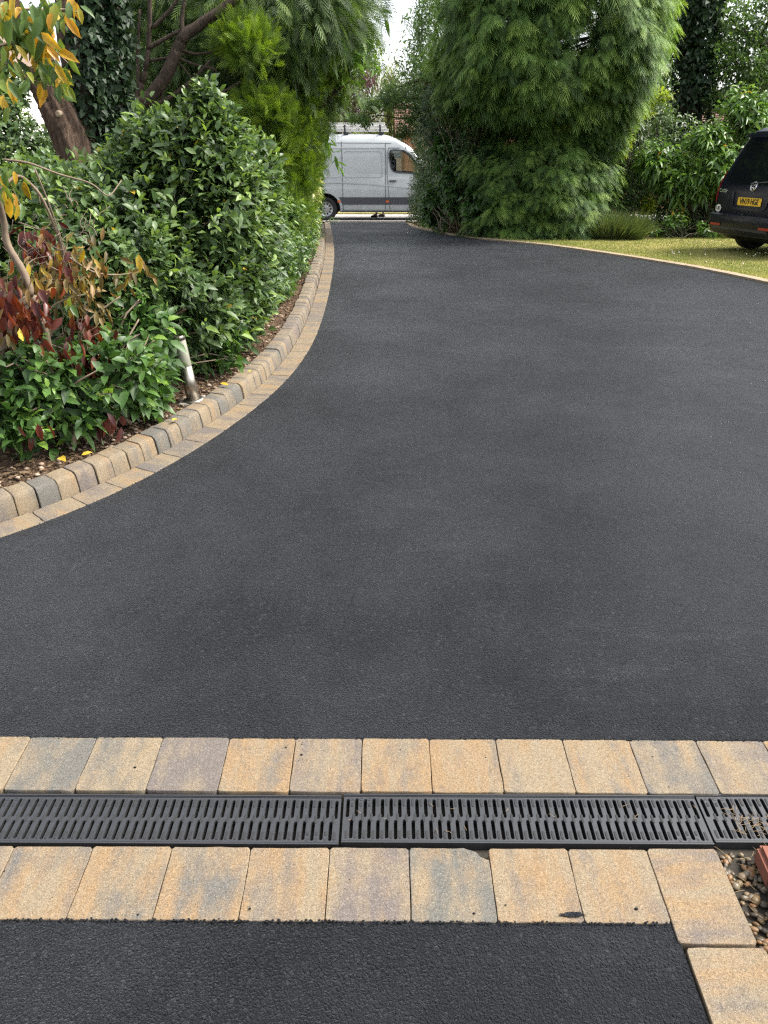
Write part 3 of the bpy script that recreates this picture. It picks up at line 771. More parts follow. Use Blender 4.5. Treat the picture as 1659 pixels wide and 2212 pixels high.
def make_grate(x0, label):
    root = empty('drain_grate', (x0, 1.577, gz(1.577)), 0, label, 'drain grate', 'channel drain grates in line')
    root.rotation_euler = (math.atan(.063), 0, SL)
    L, p = 1.0, 1.0/41
    zt = -.004
    g = MB()
    half = .0735
    for row, (ya, yb) in enumerate(((0.0, half), (-half, 0.0))):
        for k in range(41):
            a = k*p; cx = a + p*(.5 if row == 0 else .0)
            if row == 1 and k == 0: 
                g.add([(0, ya, zt), (p/2, ya, zt), (p/2, yb, zt), (0, yb, zt)], [[0, 1, 2, 3]]); continue
            if row == 1: xa, xb = a - p/2, a + p/2
            else: xa, xb = a, a + p
            st = .0025 if k % 2 else -.0025
            cy = (ya + yb)/2 + (-.001 if row == 0 else .001) + (st*.5)
            slot_plate(g, xa, xb, ya, yb, cx, cy, .0052, .0318, zt, .016)
        if row == 1: g.add([(1 - p/2, ya, zt), (1, ya, zt), (1, yb, zt), (1 - p/2, yb, zt)], [[0, 1, 2, 3]])
    # plate edge
    g.add([(0, -half, zt), (1, -half, zt), (1, half, zt), (0, half, zt), (0, -half, zt - .02), (1, -half, zt - .02), (1, half, zt - .02), (0, half, zt - .02)],
          [[0, 4, 5, 1], [1, 5, 6, 2], [2, 6, 7, 3], [3, 7, 4, 0]])
    g.build('grate_plate', [M['plastic'], M['void']], root)
    sd_ = MB()
    for k in range(41):
        for cy, hl, ph in ((.054, .0140, 0.), (.002, .0140, .25), (-.053, .0140, .5)):
            cx = k*p + ph*p
            if cx < .008 or cx > .992: continue
            if cy > .04 and k in (1, 2, 3): stud(sd_, cx, .046, .0036, .0075, zt); continue
            if cy < -.04 and k in (37, 38, 39): stud(sd_, cx, -.045, .0036, .0075, zt); continue
            stud(sd_, cx, cy, .0036, hl, zt)
    sd_.build('grip_stud', M['plastic_matt'], root)
    for ch, cx in zip('ACO', (p, 2*p, 3*p)): text(ch, .0135, M['plastic'], root, (cx, .064, zt + .0004))
    for ch, cx in zip('ACO', (39.5*p, 38.5*p, 37.5*p)): text(ch, .0135, M['plastic'], root, (cx, -.065, zt + .0004), (0, 0, math.pi))
    f = MB()
    for y0, y1 in ((half + .0015, .0812), (-.0812, -half - .0015)):
        for a, b, h in ((y0, y1, -.003),):
            f.add([(0, a, h), (1, a, h), (1, b, h), (0, b, h), (0, a, -.09), (1, a, -.09), (1, b, -.09), (0, b, -.09)], [[0, 1, 2, 3], [0, 4, 5, 1], [1, 5, 6, 2], [2, 6, 7, 3], [3, 7, 4, 0]])
        ym = (y0 + y1)/2 + (.0015 if y0 > 0 else -.0015)
        f.add([(0, ym - .002, -.0005), (1, ym - .002, -.0005), (1, ym + .002, -.0005), (0, ym + .002, -.0005), (0, ym - .002, -.003), (1, ym - .002, -.003), (1, ym + .002, -.003), (0, ym + .002, -.003)],
              [[0, 1, 2, 3], [0, 4, 5, 1], [1, 5, 6, 2], [2, 6, 7, 3], [3, 7, 4, 0]])
    f.build('channel', M['plastic'], root)
    b_ = MB(); b_.add([(0, -.076, -.085), (1, -.076, -.085), (1, .076, -.085), (0, .076, -.085)], [[0, 1, 2, 3]]); b_.build('channel_floor', M['void'], root)
    return root
make_grate(-1.122, 'clean black slotted drain grate at the left of the channel')
make_grate(-.1145, 'middle black slotted drain grate crossing the picture centre')
make_grate(.892, 'black slotted drain grate littered with dry straw beside the brick')

# pebbles, straw and the brick step at the right
rs = np.random.default_rng(21)
icoV = None
bm = bmesh.new(); bmesh.ops.create_icosphere(bm, subdivisions=2, radius=1); ICO = np.array([v.co for v in bm.verts]); ICOF = [[v.index for v in f.verts] for f in bm.faces]; bm.free()
def pebble_mat():
    b = NT('pebble'); a = b.n('Attribute', attribute_name='tint').outputs['Fac']
    c = b.ramp(a, [(0, (.022, .019, .015)), (.3, (.072, .056, .034)), (.55, (.16, .105, .040)), (.72, (.19, .085, .026)), (.86, (.20, .16, .095)), (1, (.06, .056, .048))])
    c = b.mix(b.ramp(b.noise(b.coord(), 60, 5), [(.4, 0.), (.7, .5)]), c, (.10, .075, .045))
    return b.done(b.prin(c, .45, 0, .45))
M['pebble'] = pebble_mat()
mb = MB()
def pebbles(mb, n, x0, x1, y0, y1, zf, s0, s1, rs, cond=None):
    for i in range(n):
        x, y = rs.uniform(x0, x1), rs.uniform(y0, y1)
        if cond and not cond(x, y): continue
        s_ = rs.uniform(s0, s1)*np.array([1, rs.uniform(.6, .9), rs.uniform(.4, .6)])
        a = rs.uniform(0, 6.3); V = ICO*s_*(1 + .12*np.sin(ICO[:, [1, 2, 0]]*2.3 + rs.uniform(0, 6, 3)))
        V = V @ np.array([[math.cos(a), math.sin(a), 0], [-math.sin(a), math.cos(a), 0], [0, 0, 1]])
        tl = rs.normal(0, .3); V = V @ np.array([[1, 0, 0], [0, math.cos(tl), math.sin(tl)], [0, -math.sin(tl), math.cos(tl)]])
        mb.add(V + [x, y, zf(x, y) + rs.uniform(0, s0*.7)], ICOF, 0, rs.random())
pebbles(mb, 2600, .86, 1.35, .55, 1.475, lambda x, y: gz(y) - .024, .0055, .0125, rs, lambda x, y: x > XC + .192 + max(0, 1.47 - y)*.04)
o = mb.build('pebbles', M['pebble'], None, True); tag(o, 'brown and ochre pebbles in the gap beside the brick', 'gravel', None, 'stuff')
mb = MB()
def straw(mb, P, ang, L, r, rs, bend=.25):
    t = np.linspace(0, 1, 6)[:, None]; d = np.array([math.cos(ang), math.sin(ang), 0]); n_ = np.array([-d[1], d[0], 0])
    path = np.array(P) + d*t*L + n_*(t*(1 - t))*L*rs.normal(0, bend) + np.array([0, 0, 1])*(t*(1 - t))*L*rs.uniform(0, .25)
    V, T, _ = tube(path, r, 4); mb.add(V, T.tolist(), 0, rs.random())
for i in range(60):
    x, y = rs.uniform(.9, 1.2), rs.uniform(.95, 1.48); straw(mb, (x, y, gz(y) - .012), rs.uniform(0, 6.3), rs.uniform(.02, .09), .0006, rs)
for i in range(60):
    x, y = .97 + rs.exponential(.05), 1.555 + rs.normal(0, .028); straw(mb, (x, y, gz(y) + .001), rs.uniform(0, 6.3), rs.uniform(.006, .04), .0005, rs)
for i in range(14):
    x, y = rs.uniform(-.1, .9), rs.uniform(1.52, 1.63); straw(mb, (x, y, gz(y) + .001), rs.uniform(0, 6.3), rs.uniform(.006, .02), .0005, rs)
o = mb.build('dry_straw', plain('straw', (.26, .18, .09), .8, var=.4, scale=20), None, True); tag(o, 'dry straw and stems caught on the drain and pebbles', 'straw', None, 'stuff')
# scattered crumbs of asphalt on the blocks
mb = MB()
for x, y in ((-.60, 1.285), (-.33, 1.30), (.30, 1.31), (-.30, 1.83), (-.25, 1.80), (.22, 1.288), (.05, 1.82), (.62, 1.30), (-.74, 1.75)):
    mb.add(ICO*np.array([.004, .003, .002])*rs.uniform(.6, 1.3) + [x, y, gz(y) + .0055], ICOF)
o = mb.build('asphalt_crumbs', M['asphalt'], None, True); tag(o, 'loose black crumbs scattered on the paving blocks', 'crumbs', None, 'stuff')
bs = empty('brick_step', (.962, 1.3, gz(1.3)), 0, 'red brick step corner at the right edge above the pebbles', 'brick step')
bmat = plain('red_brick', (.17, .060, .036), .85, var=.3, scale=70, bump=.4); mmat = plain('mortar', (.22, .17, .125), .95, var=.3, scale=60, bump=.5)
def bx(mb, c, s, mi=0, bev=0.0):
    b = bmesh.new(); bmesh.ops.create_cube(b, size=1)
    bmesh.ops.scale(b, vec=s, verts=b.verts)
    if bev: bmesh.ops.bevel(b, geom=b.edges[:], offset=bev, segments=2, affect='EDGES')
    V = np.array([v.co[:] for v in b.verts]) + np.array(c); mb.add(V, [[v.index for v in f.verts] for f in b.faces], mi); b.free()
for k in range(4):
    m = MB(); bx(m, (.11, .10 - k*.1125 + .01, .02), (.215, .1025, .062), 0, .011)
    m.build('brick', bmat, bs)
m = MB(); bx(m, (.115, -.065, -.03), (.205, .435, .09)); m.build('mortar_bed', mmat, bs)
bs.rotation_euler = (0, 0, R(-4))

# bollard light in the bed
bp = gr(418, 862, .105)
BZ = bedz(bp[0], bp[1]) + .012
bo = empty('bollard_light', (bp[0], bp[1], BZ), 0, 'stainless steel bollard light with opal top leaning among the leaves', 'bollard light')
bo.rotation_euler = (R(3), R(-6.5), 0)
def lathe(prof, n=32):
    V = []; Fc = []
    for r, z in prof:
        for k in range(n): a = 2*math.pi*k/n; V.append((r*math.cos(a), r*math.sin(a), z))
    for i in range(len(prof) - 1):
        for k in range(n): j = (k + 1) % n; Fc.append([i*n + k, i*n + j, (i + 1)*n + j, (i + 1)*n + k])
    Fc.append(list(range(n))[::-1]); Fc.append(list(range((len(prof) - 1)*n, len(prof)*n)))
    return V, Fc
for nm, pr_, mt in (('base_flange', [(.066, 0), (.066, .010), (.062, .016), (.044, .018)], 'steel'), ('post', [(.039, .018), (.039, .225)], 'steel'),
                    ('diffuser', [(.037, .225), (.0385, .23), (.0385, .385), (.037, .387)], 'opal'), ('cap', [(.0398, .387), (.0398, .408), (.037, .414)], 'steel')):
    m = MB(); m.add(*lathe(pr_)); ob = m.build(nm, M[mt], bo, True)
    for p in ob.data.polygons:
        if len(p.vertices) > 4: p.use_smooth = False
m = MB(); bx(m, (0, 0, 0), (.19, .19, .05), 0, .004)
sl = m.build('footing_slab', M['slab'], None); sl.location = (bp[0] + .005, bp[1] + .03, BZ - .024); sl.rotation_euler = (0, 0, R(8))
tag(sl, 'square grey concrete slab under the bollard light', 'slab')

# ---------------------------------------------------------------- planting on the left
rg = np.random.default_rng(101)
def base_at(x, y): return (x, y, bedz(x, y))
# big viburnum
vb = [E(440, 345, 5.5, .30, .40, .34), (E(280, 480, 5.4, .58, .6, .43)), E(490, 450, 5.5, .30, .5, .42), E(110, 450, 5.7, .55, .5, .34), E(310, 620, 5.1, .60, .55, .48), E(500, 570, 5.9, .36, .6, .46), E(450, 228, 5.4, .10, .14, .18), E(480, 290, 5.5, .16, .2, .2), E(555, 470, 6., .2, .3, .3), E(545, 365, 5.8, .20, .3, .24), E(385, 300, 5.5, .16, .2, .16), E(345, 330, 5.5, .26, .3, .27), E(300, 380, 5.5, .3, .3, .25),
      E(30, 480, 5.6, .5, .5, .36), E(230, 580, 4.9, .5, .5, .38)]
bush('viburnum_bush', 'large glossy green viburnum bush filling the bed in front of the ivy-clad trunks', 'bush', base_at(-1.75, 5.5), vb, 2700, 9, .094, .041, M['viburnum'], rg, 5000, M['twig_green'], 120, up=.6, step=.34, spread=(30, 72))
# low laurel at the bottom left
lb = [E(70, 800, 3.95, .30, .28, .24), E(230, 790, 4.1, .28, .26, .19), E(320, 735, 4.55, .24, .28, .28), E(30, 890, 3.75, .22, .22, .12), E(440, 705, 5.2, .28, .2, .26), E(150, 870, 3.95, .2, .2, .12), E(300, 830, 4.3, .18, .2, .14)]
bush('low_laurel_shrub', 'low bright green shrub at the front left under the red leaves', 'shrub', base_at(-1.75, 4.15), lb, 400, 7, .102, .050, M['laurel'], rg, 700, M['twig'], 130, up=.6, minz=.24, step=.28)
# small ivy leaves along the kerb
ib = [E(455, 640, 5.7, .28, .5, .36), E(520, 600, 6.4, .28, .7, .42), E(570, 560, 7.5, .28, .9, .48), E(600, 510, 9.0, .34, 1.2, .55), E(622, 500, 11.0, .36, 1.4, .6), E(415, 700, 5.2, .22, .35, .25), E(640, 490, 13.5, .34, 1.6, .6)]
bush('ivy_hedge', 'dark small-leaved ivy hedge spilling over the kerb along the drive', 'hedge', base_at(-1.35, 7.0), ib, 4200, 6, .068, .034, M['ivy_small'], rg, 7000, M['twig'], 60, up=.25, minz=.3)
# golden conifer column
def conifer_bush(name, label, cat, base, ells, n, L, W, mat, rg, up=.5, droop=.25, inner=800, stem=None, group=None, U=FU, T=FT, jit=.2, back=.3, out=.8, clump=5, cs=.10):
    root = empty(name, base, 0, label, cat, group)
    P, N = surf(ells, n//clump, rg, jit, back)
    P = np.repeat(P, clump, 0); N = np.repeat(N, clump, 0)
    P = P + rg.normal(0, cs, P.shape); 
    D = N*out + [0, 0, up] + rg.normal(0, .38, P.shape)
    ti = np.repeat(np.clip(rg.normal(.5, .2, n//clump), 0, 1), clump)[:len(P)] + rg.normal(0, .08, len(P))
    parts = [fronds(P - N*.05, D, N + rg.normal(0, .5, P.shape), L*rg.uniform(.7, 1.2, len(P)), W, rg, droop, U, T, np.clip(ti, 0, 1))]
    if inner:
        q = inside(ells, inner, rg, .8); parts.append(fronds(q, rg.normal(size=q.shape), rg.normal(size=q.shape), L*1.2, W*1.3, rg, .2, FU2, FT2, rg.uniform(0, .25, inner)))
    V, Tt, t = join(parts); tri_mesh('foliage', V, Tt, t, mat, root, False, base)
    if stem is not None:
        V, Tt, t = join([tube(p, r, 8) for p, r in stem]); tri_mesh('trunk', V, Tt, t, M['bark_limb'], root, True, base)
    return root
gb = [E(622, 425, 9.3, .25, .4, .46), E(640, 350, 9.4, .22, .4, .40), E(570, 240, 8.4, .26, .3, .13), E(590, 300, 8.8, .22, .35, .20), E(640, 275, 9.2, .18, .4, .24), E(535, 95, 8.0, .22, .25, .17), E(500, 80, 8.1, .13, .2, .10), E(690, 110, 9.2, .14, .3, .22), E(720, 150, 9.6, .12, .3, .20), E(650, 190, 9.2, .16, .3, .2), E(600, 470, 8.9, .24, .35, .26)]
gbase = base_at(-1.35, 9.0)
conifer_bush('golden_conifer', 'yellow-green golden conifer bush beside the left of the van', 'conifer', gbase, gb, 7500, .15, .9, M['golden'], rg, .85, .10, 500,
             [(np.array([gbase, at(600, 300, 9.0), at(600, 60, 9.0)]), [.07, .05, .03])], clump=6, cs=.06)
# dark conifer with bare arching limbs, its crown hangs over the drive
db = [E(420, -50, 9.6, 1.1, .7, .42), E(610, 10, 8.9, .75, .7, .48), E(720, 15, 9.6, .36, .7, .42), E(590, 150, 9.8, .7, .5, .6), E(672, 120, 9.9, .34, .5, .5), E(470, 240, 9.8, .6, .4, .6), E(725, 80, 9.8, .20, .4, .28), E(640, 250, 10.3, .24, .5, .6), E(520, 60, 9.6, .5, .5, .5), E(580, 320, 9.6, .36, .3, .5), E(560, 200, 9.1, .36, .3, .4), E(600, 120, 9.2, .36, .3, .45), E(550, 400, 9.2, .3, .3, .4), E(340, 70, 9.3, .5, .3, .5), E(440, 130, 9.2, .4, .3, .4), E(400, 200, 9.4, .5, .3, .4)]
dbase = base_at(-2.75, 8.0)
root = conifer_bush('dark_conifer', 'dark green conifer overhanging the drive with bare arching limbs', 'conifer', dbase, db, 15000, .16, .9, M['cypress_dark'], rg, -.25, .5, 2600, None, jit=.25, clump=6, cs=.10)
limb = []
def pl(pts, Y, r0, r1, sides=8):
    P = np.array([at(p[0], p[1], Y if len(p) < 3 else p[2]) for p in pts]); 
    t = np.linspace(0, 1, len(P)); tt = np.linspace(0, 1, len(P)*5)
    Q = np.stack([np.interp(tt, t, P[:, k]) for k in range(3)], 1)
    for _ in range(4): Q[1:-1] = .5*Q[1:-1] + .25*(Q[:-2] + Q[2:])
    Q[1:-1] += rg.normal(0, r0*.03, Q[1:-1].shape)
    return tube(Q, np.linspace(r0, r1, len(Q)), sides)
limb.append(tube(np.array([dbase, np.array(dbase) + [0.02, 0, .6], at(288, 232, 7.9)]), [.12, .10, .09], 10))
for pts, r0, r1 in ((((285, 236), (330, 205), (362, 160), (382, 110), (396, 78), (430, 55), (480, 20), (560, -40)), .062, .04), (((300, 228), (350, 222), (375, 205), (420, 170), (455, 130)), .026, .012),
                    (((286, 232), (305, 190), (318, 140), (322, 80), (326, -20)), .03, .018), (((280, 225), (300, 195), (312, 165), (316, 120)), .022, .012), (((396, 85), (392, 40), (402, -20)), .024, .014),
                    (((384, 105), (420, 118), (460, 112)), .016, .008), (((384, 125), (420, 140), (472, 150), (455, 175), (390, 188)), .014, .010), (((318, 105), (380, 70), (470, 30)), .022, .012),
                    (((320, 132), (400, 118)), .014, .008), (((450, 205), (490, 195), (520, 175)), .014, .006), (((385, 135), (400, 150), (415, 172)), .01, .006), (((330, 60), (370, 20), (400, -30)), .018, .012), (((355, 165), (352, 200), (340, 240)), .012, .01),
                    (((300, 190), (296, 120), (302, 20)), .02, .012)):
    limb.append(pl(pts, 7.9, r0, r1))
V, Tt, t = join(limb); tri_mesh('limb', V, Tt, t, M['bark_limb'], root, True, dbase)

# the big leaning trunk with a broken stub, and the ivy-clad stems beside it
def fat(pts, Y, r0, r1, sides=26, rough=.06, seed=0):
    rs_ = np.random.default_rng(seed)
    P = np.array([at(p[0], p[1], Y) for p in pts]); t = np.linspace(0, 1, len(P)); tt = np.linspace(0, 1, 60)
    Q = np.stack([np.interp(tt, t, P[:, k]) for k in range(3)], 1)
    for _ in range(12): Q[1:-1] = .5*Q[1:-1] + .25*(Q[:-2] + Q[2:])
    V, T, ti = tube(Q, np.linspace(r0, r1, 60), sides)
    c = np.repeat(Q, sides, 0); n_ = len(c); d = V[:n_] - c
    a = np.tile(np.arange(sides), 60)*2*np.pi/sides; h = np.repeat(tt, sides)
    m = 1 + rough*(np.sin(a*5 + h*3) + .7*np.sin(a*9 - h*5 + 1) + .6*np.sin(a*13 + h*9)) + rs_.normal(0, rough*.25, n_)
    V[:n_] = c + d*m[:, None]
    return V, T, ti
tb = base_at(-2.75, 7.0)
tr = empty('leaning_tree', tb, 0, 'thick leaning brown trunk with fibrous bark and a sawn knot, at the far left', 'tree')
V, Tt, t = join([fat([(205, 420), (158, 300), (128, 235), (102, 185), (80, 146)], 7.0, .165, .125, 40, .085, 1), fat([(195, 290), (168, 180), (152, 80), (142, -60)], 7.15, .11, .085, 28, .07, 2)])
tri_mesh('trunk', V, Tt, t, M['bark_red'], tr, True, tb)
kn = MB(); kV, kF = lathe([(.006, .012), (.014, .014), (.022, .010), (.029, .0), (.032, -.05)], 16)
q = Vector(at(126, 246, 6.86)) ; rot = Vector((-.25, -1, .15)).to_track_quat('Z', 'Y').to_matrix()
kn.add([tuple(rot @ Vector(v) + q) for v in kV], kF); ko = kn.build('knot', plain('sawn_wood', (.24, .185, .12), .8, var=.3, scale=60), None, True); ko.data.transform(Matrix.Translation(-Vector(tb))); ko.parent = tr
it_ = empty('ivy_tree', base_at(-2.55, 7.25), 0, 'upright trunk wrapped in dark ivy beside the leaning brown trunk', 'tree')
ib0 = np.array(it_.location)
V, Tt, t = join([fat([(240, 420), (236, 250), (222, 100), (212, -60)], 7.3, .17, .13, 20, .05, 3), fat([(252, 300), (250, 140), (252, -60)], 7.45, .09, .08, 16, .05, 4)])
tri_mesh('trunk', V, Tt, t, M['bark_dark'], it_, True, ib0)
def ivy_on(path, Y, rad, n, L, rg, side=(-1, 1)):
    P = np.array([at(p[0], p[1], Y) for p in path]); t = rg.uniform(0, 1, n); k = np.linspace(0, 1, len(P))
    c = np.stack([np.interp(t, k, P[:, j]) for j in range(3)], 1); a = rg.uniform(math.pi*1.0, 2*math.pi, n)
    nn = np.stack([np.cos(a), np.sin(a), np.zeros(n)], 1); r = rad*(1 + np.abs(rg.normal(0, .22, n)))
    pos = c + nn*r[:, None]
    D = np.array([0, 0, -.8]) + nn*.35 + rg.normal(0, .75, (n, 3))
    sz = L*rg.uniform(.4, 1.15, n)
    return leaves(pos, D, nn + rg.normal(0, .55, (n, 3)), sz, sz*.85, IU, IT, .1, np.clip(rg.normal(.45, .25, n), 0, 1))
V, Tt, t = join([ivy_on([(245, 440), (238, 250), (224, 100), (214, -40)], 7.28, .17, 3600, .058, rg), ivy_on([(205, 330), (200, 230), (196, 160), (190, 60)], 7.1, .13, 700, .060, rg), ivy_on([(256, 380), (252, 140), (252, 20)], 7.43, .11, 350, .07, rg)])
tri_mesh('ivy', V, Tt, t, M['ivy_dark'], it_, True, ib0)
# variegated laurel at the end of the hedge
bush('variegated_shrub', 'variegated yellow and green shrub against the rear wheel of the van', 'shrub', base_at(-1.35, 12.6), [E(665, 390, 12.2, .15, .5, .75), E(662, 500, 12.2, .16, .5, .35), E(676, 310, 12.4, .10, .4, .4)], 420, 7, .14, .05, M['variegated'], rg, 500, M['twig_green'], 20, up=-.1, droop=.5)
bush('dark_hedge_end', 'dark green laurel end of the left hedge above the van roof', 'hedge', base_at(-1.7, 16.), [E(656, 420, 15.5, .33, 1.2, .9), E(660, 290, 15.5, .33, 1., .9), E(680, 260, 15., .22, .5, .40)], 800, 6, .13, .045, M['cherry'], rg, 1200, M['twig_green'], 20, up=.0, droop=.4)
# broad leaves hanging at the edge of the crown, over the drive
lr = empty('overhead_laurel', base_at(-1.75, 9.6), 0, 'long-leaved laurel whose leaf sprays hang at the edge of the sky gap', 'laurel')
P = np.array([at(px, py, Y) for px, py, Y in ((765, 95, 9.3), (775, 110, 9.3), (770, 140, 9.4), (745, 150, 9.2), (780, 60, 9.5), (772, 165, 9.3), (750, 60, 9.2), (730, 190, 9.4), (715, 235, 9.6), (705, 300, 9.6), (695, 330, 9.6), (720, 150, 9.2))])
P2 = np.repeat(P, 3, 0) + rg.normal(0, .09, (36, 3))
A = np.array([.4, -.3, -.6]) + rg.normal(0, .35, P2.shape)
V, Tt, t = rosettes(P2, A, 6, .17, .052, rg, spread=(25, 70), droop=.15)
tri_mesh('foliage', V, Tt, t, M['cherry'], lr, True, np.array(lr.location))
V, Tt, t = join([tube(bez(lr.location, p, 10, up=.5), np.linspace(.03, .004, 10), 6) for p in P]); tri_mesh('stem', V, Tt, t, M['bark_dark'], lr, True, np.array(lr.location))

# the ailing shrub: wilted red, brown and yellow leaves on bare twigs, and its high branches
ab = base_at(-1.78, 4.1)
ar = empty('ailing_shrub', ab, 0, 'half-dead shrub with red, brown and yellow hanging leaves at the left edge', 'shrub')
def hang(cl, L, W, rg, spread=.6):
    out = []
    for px, py, sx, sy, n, Y in cl:
        q = np.stack([rg.normal(px, sx*1.15, n), rg.normal(py, sy*1.2, n)], 1)
        P = np.array([at(a, b, Y + rg.normal(0, .07)) for a, b in q])
        D = np.array([0, -.15, -1.]) + rg.normal(0, spread*.55, P.shape); N = np.array([.2, -1, .2]) + rg.normal(0, .6, P.shape)
        sz = L*rg.uniform(.65, 1.15, n)
        out.append(leaves(P, D, N, sz, sz*W, LU*[1, 1, 2.2], LT, .0, np.clip(rg.normal(.5, .28, n), 0, 1)))
    return join(out)
RED = [(15, 640, 18, 22, 40, 3.75), (50, 690, 25, 22, 55, 3.8), (70, 660, 30, 20, 26, 3.8), (88, 530, 18, 16, 32, 4.2), (62, 520, 14, 14, 14, 4.2), (135, 760, 32, 14, 60, 4.0), (205, 800, 12, 14, 30, 4.05), (235, 905, 18, 12, 20, 3.9), (65, 925, 16, 8, 9, 3.7),
       (140, 570, 10, 16, 20, 4.1), (180, 770, 20, 12, 26, 4.05), (160, 690, 14, 8, 14, 4.05), (218, 720, 14, 12, 16, 4.15), (305, 890, 5, 5, 4, 4.3)]
BRN = [(130, 550, 25, 20, 46, 4.15), (212, 565, 14, 18, 24, 4.2), (130, 610, 30, 16, 60, 4.05), (275, 590, 18, 12, 16, 4.25), (180, 640, 18, 16, 22, 4.1), (95, 600, 30, 15, 34, 4.0), (200, 600, 25, 10, 22, 4.15), (215, 680, 12, 14, 16, 4.1), (40, 600, 22, 14, 22, 3.9), (20, 700, 14, 22, 14, 3.75)]
YLW = [(30, 365, 6, 8, 3, 4.0), (52, 395, 6, 8, 4, 4.0), (205, 525, 3, 3, 2, 4.2), (98, 755, 8, 5, 3, 3.85), (148, 650, 6, 8, 4, 4.0), (292, 545, 3, 3, 2, 4.2), (10, 400, 8, 10, 10, 3.6), (25, 430, 8, 8, 8, 3.7)]
V, Tt, t = hang(RED, .085, .42, rg); tri_mesh('red_leaves', V, Tt, t, M['autumn_red'], ar, True, ab)
V, Tt, t = hang(BRN, .078, .34, rg, .8); tri_mesh('wilted_leaves', V, Tt, t, M['autumn_brown'], ar, True, ab)
HI = [(30, 30, 22, 16, 34, 3.5), (70, 50, 22, 18, 34, 3.55), (110, 30, 22, 14, 26, 3.65), (60, 95, 24, 16, 30, 3.6), (100, 120, 18, 14, 22, 3.65), (130, 150, 14, 10, 12, 3.75), (118, 165, 16, 10, 12, 3.7), (30, 130, 20, 16, 16, 3.6), (8, 160, 10, 24, 14, 3.45), (150, 20, 16, 12, 12, 3.8), (135, 178, 10, 8, 6, 3.75), (70, 155, 14, 12, 6, 3.65)]
V, Tt, t = join([hang(HI, .088, .42, rg, 1.0), hang(YLW, .085, .45, rg)]); tri_mesh('turning_leaves', V, Tt, t, M['turning'], ar, True, ab)
tw = [pl([(-25, 980, 3.8), (-10, 800, 3.8), (30, 660, 3.85), (72, 640, 3.9), (45, 575, 3.9), (14, 530, 3.9), (8, 470, 3.9), (-15, 400, 3.8), (-30, 250, 3.7), (0, 130, 3.65), (40, 60, 3.6), (90, 20, 3.65)], 3.8, .022, .010, 8),
      pl([(72, 640, 3.9), (100, 720, 3.95), (120, 830, 4.0), (150, 950, 4.0)], 3.9, .018, .02, 8)]
def tws(a, b, r0, r1): tw.append(pl([a, b], 4.0, r0, r1, 5))
for pts, r in ((((8, 345, 4.), (60, 350, 4.), (130, 378, 4.05), (200, 395, 4.1), (235, 430, 4.1), (262, 390, 4.2)), .006), (((0, 410, 3.9), (40, 372, 4.), (90, 420, 4.), (130, 520, 4.1), (150, 600, 4.1), (170, 700, 4.1), (180, 900, 4.05)), .009),
               (((75, 365, 4.), (110, 450, 4.05), (140, 540, 4.1), (165, 620, 4.1)), .005), (((140, 550, 4.1), (200, 590, 4.15), (250, 595, 4.2), (290, 590, 4.25), (300, 560, 4.25)), .006), (((145, 545, 4.1), (135, 590, 4.05), (100, 570, 4.)), .006),
               (((60, 720, 3.9), (110, 745, 4.), (190, 770, 4.05), (225, 790, 4.05)), .005), (((90, 700, 3.9), (110, 660, 4.), (160, 640, 4.), (215, 630, 4.1)), .006), (((150, 950, 4.0), (170, 820, 4.05), (175, 700, 4.1), (260, 640, 4.2)), .009), (((190, 960, 4.0), (215, 850, 4.1), (270, 740, 4.2), (300, 690, 4.3)), .010),
               (((40, 480, 4.), (95, 500, 4.05), (118, 470, 4.1)), .004), (((40, 610, 3.9), (65, 560, 4.), (130, 548, 4.1)), .004), (((200, 900, 4.0), (235, 885, 4.), (250, 900, 3.95)), .004), (((20, 930, 3.8), (60, 915, 3.7), (70, 880, 3.75)), .005),
               (((-10, 100, 3.5), (50, 90, 3.55), (110, 100, 3.65), (160, 150, 3.75)), .006), (((0, 130, 3.5), (60, 170, 3.6), (120, 190, 3.7)), .005), (((-10, 20, 3.5), (60, 20, 3.6), (150, 20, 3.8), (175, 30, 3.8)), .006), (((95, 880, 3.9), (130, 930, 3.9), (140, 990, 3.85)), .008), (((240, 960, 4.1), (255, 870, 4.2), (262, 800, 4.3)), .009), (((310, 880, 4.35), (250, 900, 4.1), (200, 915, 4.0)), .004)):
    tw.append(pl(pts, 4., r, r*.45, 5))
for i in range(90):
    px, py = rg.uniform(-10, 210), rg.uniform(440, 740); L_ = rg.uniform(20, 55); a = rg.uniform(-2.6, -.5) if rg.random() < .7 else rg.uniform(0, 6.28)
    tw.append(pl([(px, py, 4.05), (px + L_*.5*math.cos(a) + rg.normal(0, 6), py + L_*.5*math.sin(a), 4.05), (px + L_*math.cos(a) + rg.normal(0, 10), py + L_*math.sin(a) + rg.normal(0, 10), 4.1)], 4., .0024, .0012, 4))
V, Tt, t = join(tw); tri_mesh('stem', V, Tt, t, M['twig'], ar, True, ab)
